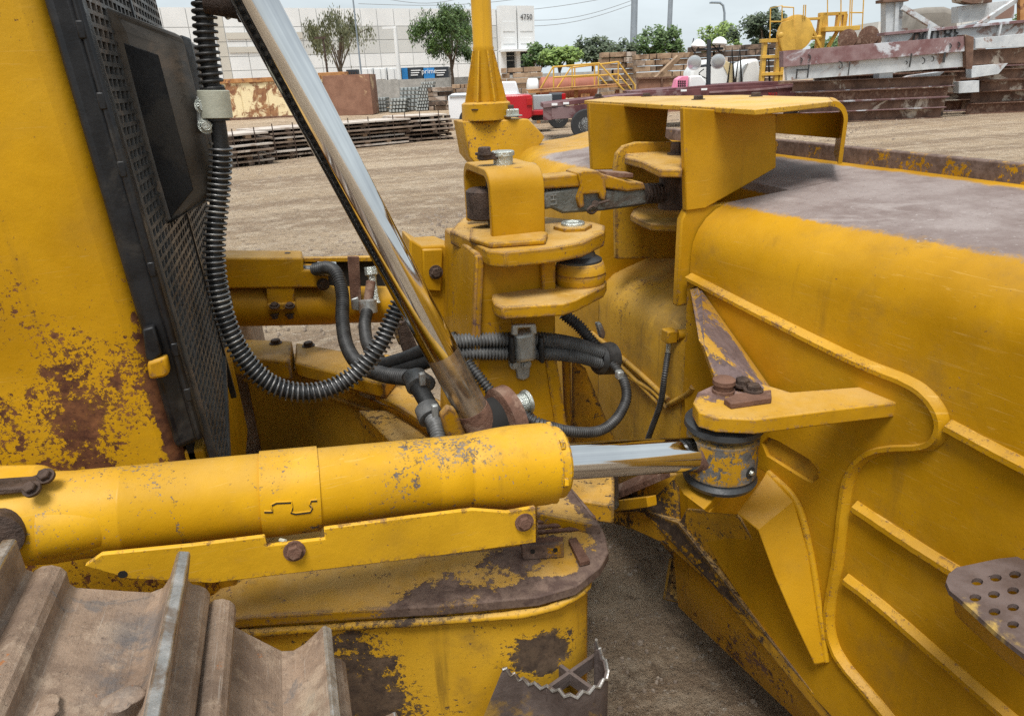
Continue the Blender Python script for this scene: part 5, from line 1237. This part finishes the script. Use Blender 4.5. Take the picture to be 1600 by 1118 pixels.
# ---- flatbed trailer with maroon side beam
ft = thing('flatbed_trailer', 'maroon flatbed trailer behind the blade guard plate', 'trailer', base(960, 21.))
for pts, nm in (([(849, 162), (930, 153), (1010, 146), (1010, 152), (930, 160), (849, 169)], 'deck_edge'), ([(862, 169), (930, 161), (1000, 154), (1000, 176), (920, 183), (862, 187)], 'side_beam')):
    MB().prism([W(x, y, 21.) for x, y in pts], hd*(1.6 if nm == 'deck_edge' else .2)).build(nm, 'maroon', ft, bevel=.01)
for x in (862, 880): wbox(ft, 'reflector', x, 161.5-(x-862)*.1, x+9, 165-(x-862)*.1, 20.96, .05, 'white_ink', .0)
wbox(ft, 'end_post', 849, 167, 863, 188, 21.05, .2, 'maroon', .01)
c = W(915, 180, 20.6); wheel(V((c.x, c.y, .42)), .42, .28, ft, -hd)
c = W(955, 180, 20.6); wheel(V((c.x, c.y, .42)), .42, .28, ft, -hd)
lt = thing('lowboy_trailer', 'long faded maroon trailer beam sloping up to the right behind the light tower', 'trailer', base(1150, 24.))
MB().prism([W(x, y, 24.) for x, y in ((960, 147), (1100, 138), (1264, 130), (1264, 153), (1100, 160), (960, 160))], hd*.25).build('side_beam', 'maroon', lt, bevel=.01)
MB().prism([W(x, y, 24.1) for x, y in ((990, 143), (1100, 134), (1216, 127), (1216, 132), (1100, 139), (990, 147))], hd*2.2).build('deck', 'maroon', lt, bevel=.01)
MB().prism([W(x, y, 23.95) for x, y in ((1108, 143), (1180, 139), (1264, 130.5), (1266, 134), (1180, 142), (1108, 146))], hd*.1).build('top_flange', 'purple', lt, bevel=.005)
for x in (1068, 1100): wbox(lt, 'reflector', x-4, 140-(x-1068)*.06, x+5, 143-(x-1068)*.06, 23.9, .04, 'white_ink', .0)
for x in (1020, 1150, 1240): 
    a_ = base(x, 24.2); MB().box(a_+UZ*.3, (.3, .5, .6), FR).build('stand', 'wooddark', lt, smooth=0)
text_obj('fleet_number', '7012', .16, 'lamp_red', W(1207, 148, 23.97), rt, UZ, lt, .004)

# ---- walkway with yellow handrails and tanks
wk = thing('walkway', 'steel walkway with sloping yellow handrails over the orange tank', 'walkway', base(900, 30.))
def rl(pts, r=.035): return MB().tube([W(x, y, D) for x, y, D in pts], r, 6).build('handrail', 'bgyel', wk)
rl([(845, 138, 29.), (864, 105, 29.), (936, 99, 29.), (976, 143, 29.)]); rl([(865, 121, 29.), (934, 117, 29.), (948, 132, 29.)])
rl([(871, 137, 31.), (892, 106, 31.), (966, 97, 31.), (992, 133, 31.), (992, 148, 31.)]); rl([(893, 121, 31.), (966, 116, 31.), (992, 147, 31.)])
for x, y0, y1, D in ((865, 105, 138, 29.), (894, 104, 137, 29.), (935, 99, 134, 29.), (898, 106, 136, 31.), (929, 101, 134, 31.), (966, 97, 132, 31.)):
    MB().tube([W(x, y0, D), W(x, y1, D)], .03, 6).build('rail_post', 'bgyel', wk)
for D in (29., 31.): MB().prism([W(x, y, D) for x, y in ((824, 141), (978, 131), (982, 135), (826, 146))], hd*.12).build('stringer', 'rail', wk)
MB().prism([W(x, y, 29.) for x, y in ((824, 141), (978, 131), (978, 132.5), (826, 143))], hd*2.1).build('deck', 'rail', wk)
for x in (840, 900, 965):
    a_ = base(x, 29.5); zz = W(x, 140, 29.5).z; MB().box(a_+UZ*(zz/2), (.15, .15, zz), FR).build('leg', 'rail', wk, smooth=0)
tk = thing('horizontal_tank', 'faded orange cylindrical tank with rounded ends under the walkway', 'tank', base(900, 33.))
a_, b_ = W(846, 137, 33.), W(930, 134, 33.); ra2 = .46; a_.z = b_.z = W(888, 136, 33.).z; u = (b_-a_).normalized()
MB().lathe(a_, u, [(-.12, .1), (-.08, ra2*.7), (0, ra2), ((b_-a_).length, ra2), ((b_-a_).length+.08, ra2*.7), ((b_-a_).length+.12, .1)], 30).build('shell', 'tank', tk)
for k in range(5): MB().lathe(a_.lerp(b_, .1+.2*k), u, [(-.03, ra2), (-.03, ra2+.02), (.03, ra2+.02), (.03, ra2)], 30).build('band', 'tank', tk)
for k in (.2, .8):
    q = a_.lerp(b_, k); MB().box(V((q.x, q.y, q.z/2-.1)), (.4, .7, q.z-.3), FR).build('saddle', 'rail', tk, smooth=0)
t2 = thing('horizontal_tank', 'small white tank end left of the orange tank', 'tank', base(830, 34.))
q = W(831, 137, 34.); MB().lathe(q-rt*.25, rt, [(0, .1), (.04, .32), (.1, .4), (.5, .4), (.56, .3)], 26).build('shell', 'frp', t2); MB().box(V((q.x, q.y, q.z/2-.15)), (.5, .5, q.z-.2), FR).build('saddle', 'rail', t2, smooth=0)

# ---- open brown box, pink crate, light tower, white tanks
bb_ = thing('open_steel_box', 'brown open topped steel box behind the guard plate', 'steel box', base(1060, 34.))
for nm, x0, y0, x1, y1, D, th, mt in (('side_panel', 996, 121, 1034, 150, 34., .08, 'binend'), ('side_panel', 1035, 121, 1130, 150, 34., .08, 'binend'), ('top_rim', 994, 119, 1132, 121.5, 33.9, .2, 'rust')):
    BX(nm, x0, y0, x1, y1, D, th, mt, bb_, .0, 0, nm == 'side_panel')
for x in (996, 1034, 1080, 1129): BX('rib', x-1, 121, x+1, 150, 33.9, .1, 'rust', bb_, 0, 0, True)
pk = thing('pink_crate', 'pink plastic basket with a perforated side on the trailer', 'crate', W(1063, 143, 24.5))
p = [W(x, y, 24.5) for x, y in ((1053, 142), (1058, 124), (1066, 119), (1076, 119), (1074, 142))]
MB().prism(p, hd*.5).build('shell', 'pink', pk, bevel=.02)
for i in range(4):
    for j in range(4): BX('slot', 1059.5+3.3*i, 126+3.6*j, 1061.7+3.3*i, 128.3+3.6*j, 24.47, .04, 'dark', pk)
ws = tag(MB().prism([W(x, y, 24.6) for x, y in ((1075, 141), (1078, 119), (1096, 118), (1104, 128), (1102, 139))], hd*.6).build('white_sack', 'frp', None, bevel=.04), 'white wrapped bundle beside the pink basket', 'bundle')
lt2 = thing('light_tower', 'portable light tower with four round white lamps on a black mast', 'light tower', base(1109, 25.))
q = W(1109, 138, 25.); MB().cyl(V((q.x, q.y, 0)), W(1108, 62, 25.), .09, .07, 12).build('mast', 'navy', lt2)
TB('cross_arm', [(1088, 78, 25.), (1130, 76, 25.)], .04, 'navy', lt2); TB('cross_arm', [(1090, 104, 25.), (1126, 100, 25.)], .04, 'navy', lt2)
for x, y in ((1091, 70), (1124, 66)):
    lo_ = MB().lathe(W(x, y+4, 24.9), UZ+rt*.1, [(0, .22), (.03, .25), (.14, .21), (.22, .10), (.24, .03)], 22).build('lamp', 'frp', lt2); MB().cyl(W(x, y+4, 24.9), W(x, y+9, 24.9), .03, .03, 8).build('lamp_bracket', 'navy', lo_)
for x, y in ((1085, 98), (1122, 96)):
    lo_ = MB().lathe(W(x, y, 24.9), -hd-rt*.3-UZ*.2, [(-.12, .05), (-.05, .16), (.04, .24), (.06, .24)], 22).build('lamp', 'frp', lt2); MB().lathe(W(x, y, 24.82), -hd-rt*.3-UZ*.2, [(0, .21), (.02, .18), (.03, .05)], 20).build('lens', 'silver_car', lo_)
for i, pts in enumerate(([(1084, 60, 24.9), (1081, 76, 24.9), (1088, 84, 24.9)], [(1113, 70, 24.9), (1126, 84, 24.9), (1112, 92, 24.9)], [(1100, 108, 24.9), (1092, 116, 24.9), (1106, 124, 24.9)])):
    MB().tube(smooth_path([W(*p) for p in pts], .05), .018, 6).build('cable', 'dark', lt2)
for i, (x0, lb) in enumerate(((1078, 'left white moulded tank half with cream rim behind the light tower'), (1146, 'right white moulded tank half beside the yellow ladder frame'))):
    t = thing('tank_half', lb, 'tank', base(x0+35, 31.), 'white moulded tank halves')
    p = [(x0, 138), (x0+2, 112), (x0+10, 100), (x0+28, 93), (x0+52, 93), (x0+66, 100), (x0+74, 138)] if i == 0 else [(x0+4, 138), (x0+6, 112), (x0+14, 99), (x0+30, 92), (x0+40, 92), (x0+46, 138)]
    MB().prism([W(x, y, 31.) for x, y in p], hd*1.4).build('shell', 'frp', t, bevel=.12, seg=3)
    e = [(p[-3][0]-4, p[-3][1]), p[-3], p[-2], p[-1], (p[-1][0]-16, 138), (p[-1][0]-14, 118)] if i == 0 else [(x0+8, 138), (x0+10, 112), (x0+18, 100), (x0+24, 97), (x0+16, 114), (x0+14, 138)]
    MB().prism([W(x, y, 30.95) for x, y in e], hd*.2).build('rim', 'cream2' if i == 0 else 'silver_car', t, bevel=.02)
    a_ = base(x0+35, 31.6); MB().box(a_+UZ*.6, (1.6, .9, 1.2), FR).build('cradle', 'wooddark', t, smooth=0)
    for dx in ((64, 76) if i == 0 else (52,)): MB().tube([W(x0+dx-6, 136, 30.8), W(x0+dx+2, 76, 30.8), W(x0+dx+5, 136, 30.8)][:3], .05, 6).build('strap', 'dark', t)

# ---- yellow reel machine with ladder frame and platform
ym = thing('reel_machine', 'yellow cable reel machine with ladder frame, drum and railed platform', 'machine', base(1260, 30.))
def yb_(nm, x0, y0, x1, y1, D=30., th=.25, mt='bgyel'): return BX(nm, x0, y0, x1, y1, D, th, mt, ym, .01)
dc = W(1233, 54, 30.5); MB().lathe(dc-hd*.3+rt*.1, -hd-rt*.35, [(-.45, .60), (-.40, .68), (-.30, .68), (-.26, .55), (.12, .55), (.16, .68), (.26, .68), (.28, .60)], 48).build('drum', 'bgyel', ym)
MB().lathe(W(1220, 55, 29.6), -hd-rt*.35, [(-.2, .10), (.18, .10), (.2, .07)], 18).build('axle', 'bgyel', ym)
MB().prism([W(x, y, 29.9) for x, y in ((1215, 55), (1222, 35), (1240, 30), (1244, 78), (1222, 80))], hd*.12).build('side_plate', 'bgyel', ym, bevel=.01)
for a_ in ((1191, 62, 1197, 130), (1236, 58, 1243, 82), (1213, 66, 1219, 128), (1221, 66, 1226, 126)): yb_('frame_post', *a_)
for a_ in ((1190, 60, 1243, 66), (1191, 86, 1224, 91), (1191, 113, 1224, 118)): yb_('frame_rung', *a_, 29.95)
for a_ in ((1283, 20, 1291, 78), (1279, 24, 1284, 78), (1316, 22, 1322, 72), (1309, 20, 1313, 44)): yb_('tower_post', *a_)
yb_('tower_beam', 1282, 19, 1324, 24); yb_('platform', 1290, 41, 1344, 48, 29.6, .9); yb_('head_beam', 1224, 28, 1284, 32)
for p in ([(1284, 78), (1264, 36)], [(1294, 74), (1310, 46)], [(1262, 60), (1284, 58)], [(1290, 46), (1300, 46)]): MB().tube([W(x, y, 30.) for x, y in p], .08, 6).build('brace', 'bgyel', ym)
yb_('underframe', 1190, 126, 1340, 132, 30., 1.6, 'rust')
for x in (1200, 1260, 1325):
    a_ = base(x, 30.4); zz = W(x, 130, 30.4).z; MB().box(a_+UZ*(zz/2), (.3, .8, zz), FR).build('stand', 'wooddark', ym, smooth=0)
for p in ([(1203, 60), (1204, 13), (1222, 9), (1222, 34)], [(1222, 11), (1240, 12), (1240, 30)], [(1255, 28), (1256, 8), (1259, 8), (1258, 28)], [(1293, 42), (1293, -6), (1314, -8), (1314, 42)], [(1327, 44), (1329, -10), (1332, -10), (1330, 42)], [(1346, 70), (1350, -12)], [(1329, 20), (1348, 20)], [(1204, 34), (1222, 34)]):
    MB().tube([W(x, y, 29.8) for x, y in p], .025, 6).build('rail', 'bgyel', ym)
for x, y, r_ in ((1324, 61, .32), (1357, 57, .34), (1368, 63, .2), (1338, 66, .16)):
    o = MB().lathe(W(x, y, 27.2), -hd-rt*.5, [(-.1, r_*.5), (-.08, r_), (.0, r_), (.03, r_*.7), (.08, r_*.7), (.10, r_), (.16, r_), (.18, r_*.5)], 24).build('sheave', 'rust', ym)

# ---- painted steel beams
def beam(name, lab, poly, D, mat, cat, th=.3, group=None, parent=None, fl=None):
    m = MB().prism([W(x, y, D) for x, y in poly], hd*th); o = m.build(name, mat, parent, smooth=0, bevel=.008)
    if parent is None: tag(o, lab, cat, group)
    return o
def pile(par, x0, x1, D, ytop):
    zt3 = W((x0+x1)/2, ytop, D).z-.05; n_ = max(2, round(zt3/.36)); h_ = zt3/n_; rz_ = random.Random(int(x0))
    for k in range(n_):
        a_, b_ = base(x0+rz_.uniform(-6, 18), D), base(x1+rz_.uniform(-24, 4), D); c_ = (a_+b_)/2+hd*rz_.uniform(-.12, .2)+UZ*(h_*(k+.5)); Lx = (b_-a_).length
        MB().box(c_, (Lx, .06, h_*.96), FR).build('lower_girder_web', rz_.choice(('rustbg', 'rustbg', 'rust')), par, smooth=0)
        for s_ in (-1, 1): MB().box(c_+UZ*(s_*h_*.46), (Lx, .36, h_*.07), FR).build('lower_girder_flange', rz_.choice(('rust', 'rustbg', 'purple')), par, smooth=0)
b1 = thing('steel_girder', 'long white and maroon painted girder with hand marks, nearest of the steel pile', 'girder', base(1370, 23.))
beam('upper_flange', '', ((1224, 80), (1514, 56), (1512, 80), (1224, 105)), 23., 'purple', '', .35, None, b1)
beam('web', '', ((1228, 104), (1512, 80), (1512, 104), (1230, 126)), 23.12, 'whitesteel', '', .2, None, b1)
beam('end_plate', '', ((1508, 54), (1522, 58), (1520, 104), (1510, 106)), 22.95, 'rustbg', '', .45, None, b1)
for x0, y0, x1, y1 in ((1244, 108, 1246, 123), (1262, 101, 1264, 122), (1245, 108, 1263, 110.5), (1422, 84, 1424, 105), (1474, 82, 1477.5, 98), (1326, 97, 1327.5, 118)): BX('paint_mark', x0, y0, x1, y1, 22.97, .02, 'black_ink', b1)
for cx_, cy_, w_ in ((1483, 72, 7), (1496, 70, 8), (1262, 90, 9), (1250, 94, 7), (1310, 102, 12), (1415, 98, 5), (1440, 95, 10), (1455, 92, 8)):
    MB().tube([W(cx_+w_*.5*math.cos(R(a)), cy_+w_*.5*math.sin(R(a)), 22.97) for a in range(-80, 100, 20)], .016, 5).build('hand_mark', 'black_ink', b1)
pile(b1, 1245, 1500, 23.4, 120)
b2 = thing('steel_girder', 'white girder marked with upside down numbers behind the maroon one', 'girder', base(1480, 26.))
beam('web', '', ((1382, 55), (1625, 33), (1625, 62), (1382, 84)), 26., 'whitesteel', '', .2, None, b2)
beam('upper_flange', '', ((1382, 51), (1625, 29), (1625, 33.5), (1382, 55.5)), 25.85, 'purple', '', .5, None, b2)
text_obj('girder_number', '38,000', .62, 'black_ink', W(1464, 55, 25.95), -rt+UZ*-.09, -UZ, b2, .006)
for x0, x1 in ((1450, 1454), (1560, 1563)): BX('stiffener', x0, 38, x1, 70, 25.85, .1, 'whitesteel', b2)
pile(b2, 1395, 1640, 26.3, 84)
b3 = thing('steel_girder', 'pale rust streaked girder with bolted splice at the right edge', 'girder', base(1570, 24.))
beam('web', '', ((1524, 60), (1630, 50), (1630, 72), (1524, 76)), 24., 'whitesteel', '', .2, None, b3)
beam('lower_web', '', ((1520, 78), (1630, 72), (1630, 97), (1520, 102)), 24.2, 'rustbg', '', .2, None, b3)
beam('splice_plate', '', ((1510, 80), (1521, 79), (1519, 108), (1510, 108)), 23.6, 'rust', '', .06, None, b3)
beam('bottom_flange', '', ((1518, 104), (1575, 99), (1560, 116), (1518, 122)), 23.9, 'whitesteel', '', .3, None, b3)
for x, y in ((1513, 88), (1517, 88), (1513, 97), (1517, 97)): MB().lathe(W(x, y, 23.58), -hd, [(0, .025), (.02, .022)], 8).build('bolt', 'boltdark', b3)
pile(b3, 1518, 1650, 24.5, 104)
def isect(lab, x0, y0, x1, y1, h_, D0, D1, mat):
    a_, b_ = PZ(x0, y0+h_, 0), PZ(x1, y1+h_, 0); u = (b_-a_).normalized(); v_ = V((-u.y, u.x, 0)); Hh = abs(W(x0, y0, (a_.dot(hd))).z)
    t = thing('rusty_beam', lab, 'beam', (a_+b_)/2, 'rusty beams on the ground'); c = (a_+b_)/2; Lx = (b_-a_).length
    MB().box(c+UZ*(Hh/2), (Lx, .05, Hh-.04), (u, v_, UZ)).build('web', mat, t, smooth=0)
    for z in (.012, Hh-.012): MB().box(c+UZ*z, (Lx, .32, .03), (u, v_, UZ)).build('flange', 'rust', t, smooth=0)
isect('front rusty beam with pale streak lying on the dirt right of the guard flange', 1250, 152, 1518, 146, 18, 0, 0, 'rustbg')
isect('rusty beam lying on the ground behind the front rusty beam', 1270, 140, 1500, 130, 20, 0, 0, 'rustbg')
isect('low rusty beam running out of the right edge of the yard', 1530, 135, 1640, 124, 20, 0, 0, 'rustbg')
bt = thing('mounting_bracket', 'pale angled steel bracket lying across the rusty beams', 'bracket', base(1430, 23.6))
beam('plate', '', ((1396, 130), (1430, 118), (1476, 112), (1462, 124), (1400, 134)), 23.6, 'whitesteel', '', .5, None, bt); beam('foot', '', ((1446, 146), (1462, 125), (1474, 120), (1472, 146)), 23.5, 'rustbg', '', .4, None, bt); beam('foot', '', ((1498, 128), (1530, 126), (1530, 144), (1498, 146)), 23.5, 'whitesteel', '', .3, None, bt)
beam('upright', '', ((1374, 113), (1395, 112), (1395, 134), (1373, 134)), 23.8, 'silver_car', '', .4, None, bt)
sfm = thing('steel_gantry', 'tall white welded steel gantry with diagonal braces at the right', 'gantry', base(1500, 30.))
beam('post', '', ((1384, 2), (1412, 0), (1408, 60), (1384, 60)), 30., 'whitesteel', '', .4, None, sfm); beam('post_flange', '', ((1400, -2), (1406, -2), (1403, 60), (1397, 60)), 29.9, 'whitesteel', '', .2, None, sfm)
beam('cap', '', ((1380, -1), (1420, -3), (1420, 2), (1380, 4)), 29.8, 'rustbg', '', .6, None, sfm)
for p in ([(1410, 12), (1465, 46)], [(1528, 40), (1588, 0)], [(1588, 0), (1600, -8)]): MB().tube([W(x, y, 29.8) for x, y in p], .12, 4).build('brace', 'whitesteel', sfm)
beam('gusset_plate', '', ((1478, 46), (1540, 30), (1530, 44), (1484, 52)), 29.9, 'silver_car', '', .1, None, sfm)
beam('box_panel', '', ((1498, 10), (1545, 4), (1545, 30), (1498, 36)), 30.5, 'whitesteel', '', .5, None, sfm); beam('box_panel', '', ((1545, 4), (1586, 0), (1584, 28), (1545, 32)), 30.7, 'whitesteel', '', .5, None, sfm)
beam('rusty_head', '', ((1500, -6), (1552, -8), (1550, 4), (1520, 6), (1502, 2)), 30.2, 'rustbg', '', .6, None, sfm); beam('rust_post', '', ((1594, -10), (1604, -10), (1604, 40), (1594, 40)), 29.6, 'rail', '', .2, None, sfm)
for x in (1396, 1520, 1590):
    a_ = base(x, 30.3); zz = W(x, 45, 30.3).z; MB().box(a_+UZ*(zz/2), (.3, .3, zz), FR).build('leg', 'whitesteel', sfm, smooth=0)
tm = tag(MB().prism([W(x, y, 34.) for x, y in ((1408, 60), (1420, 40), (1430, 14), (1450, 11), (1480, 10), (1498, 16), (1500, 60))], hd*2.5).build('tarp_cover', 'tarp', None, bevel=.25, seg=3), 'grey tarp draped over a load behind the white steel frame', 'tarp')
fw2 = thing('far_warehouse', 'pale far shed roofline right of the yellow platform', 'warehouse', base(1370, 120.))
a_, b_ = base(1335, 120.), base(1480, 120.); zz = W(1370, 37, 120.).z
MB().box((a_+b_)/2+UZ*(zz/2), ((b_-a_).length, 10, zz), FR).build('wall', 'grey_wall', fw2, smooth=0)
for k in range(9): MB().box(a_.lerp(b_, (k+.5)/9)-hd*5.05+UZ*(zz/2), (.12, .1, zz), FR).build('wall_rib', 'joint', fw2, smooth=0)

for i, (x0, y0, x1, y1, D, mt, lb) in enumerate(((1270, 131, 1500, 122, 24.4, 'rustbg', 'upper dark rusty girder lying below the painted girder'), (1262, 141, 1440, 136, 23.9, 'rust', 'short dark red girder under the left end of the painted girder'), (1400, 139, 1625, 128, 25., 'rustbg', 'rust and cream streaked girder under the pale right girder'), (1500, 112, 1630, 104, 26.5, 'rustbg', 'rusty girder end with cream flakes at the right edge'))):
    a_, b_ = W(x0, y0, D), W(x1, y1, D); h_ = .42; t = thing('rusty_girder', lb, 'girder', (V((a_.x, a_.y, 0))+V((b_.x, b_.y, 0)))/2, 'rusty girders in the steel pile')
    u = (b_-a_).normalized(); nn = u.cross(hd).normalized(); c_ = (a_+b_)/2
    MB().box(c_, ((b_-a_).length, .06, h_), (u, hd, nn)).build('web', mt, t, smooth=0)
    for s_ in (-1, 1): MB().box(c_+nn*(s_*h_/2), ((b_-a_).length, .34, .04), (u, hd, nn)).build('flange', 'rust', t, smooth=0)
    for k in range(5): MB().box(a_.lerp(b_, .1+.2*k)-hd*.06, (.03, .12, h_), (u, hd, nn)).build('stiffener', mt, t, smooth=0)
    for k in (.12, .88):
        q = a_.lerp(b_, k); MB().box(V((q.x, q.y, (q.z-h_/2)/2)), (.3, .3, max(.05, q.z-h_/2)), FR).build('dunnage', 'wooddark', t, smooth=0)
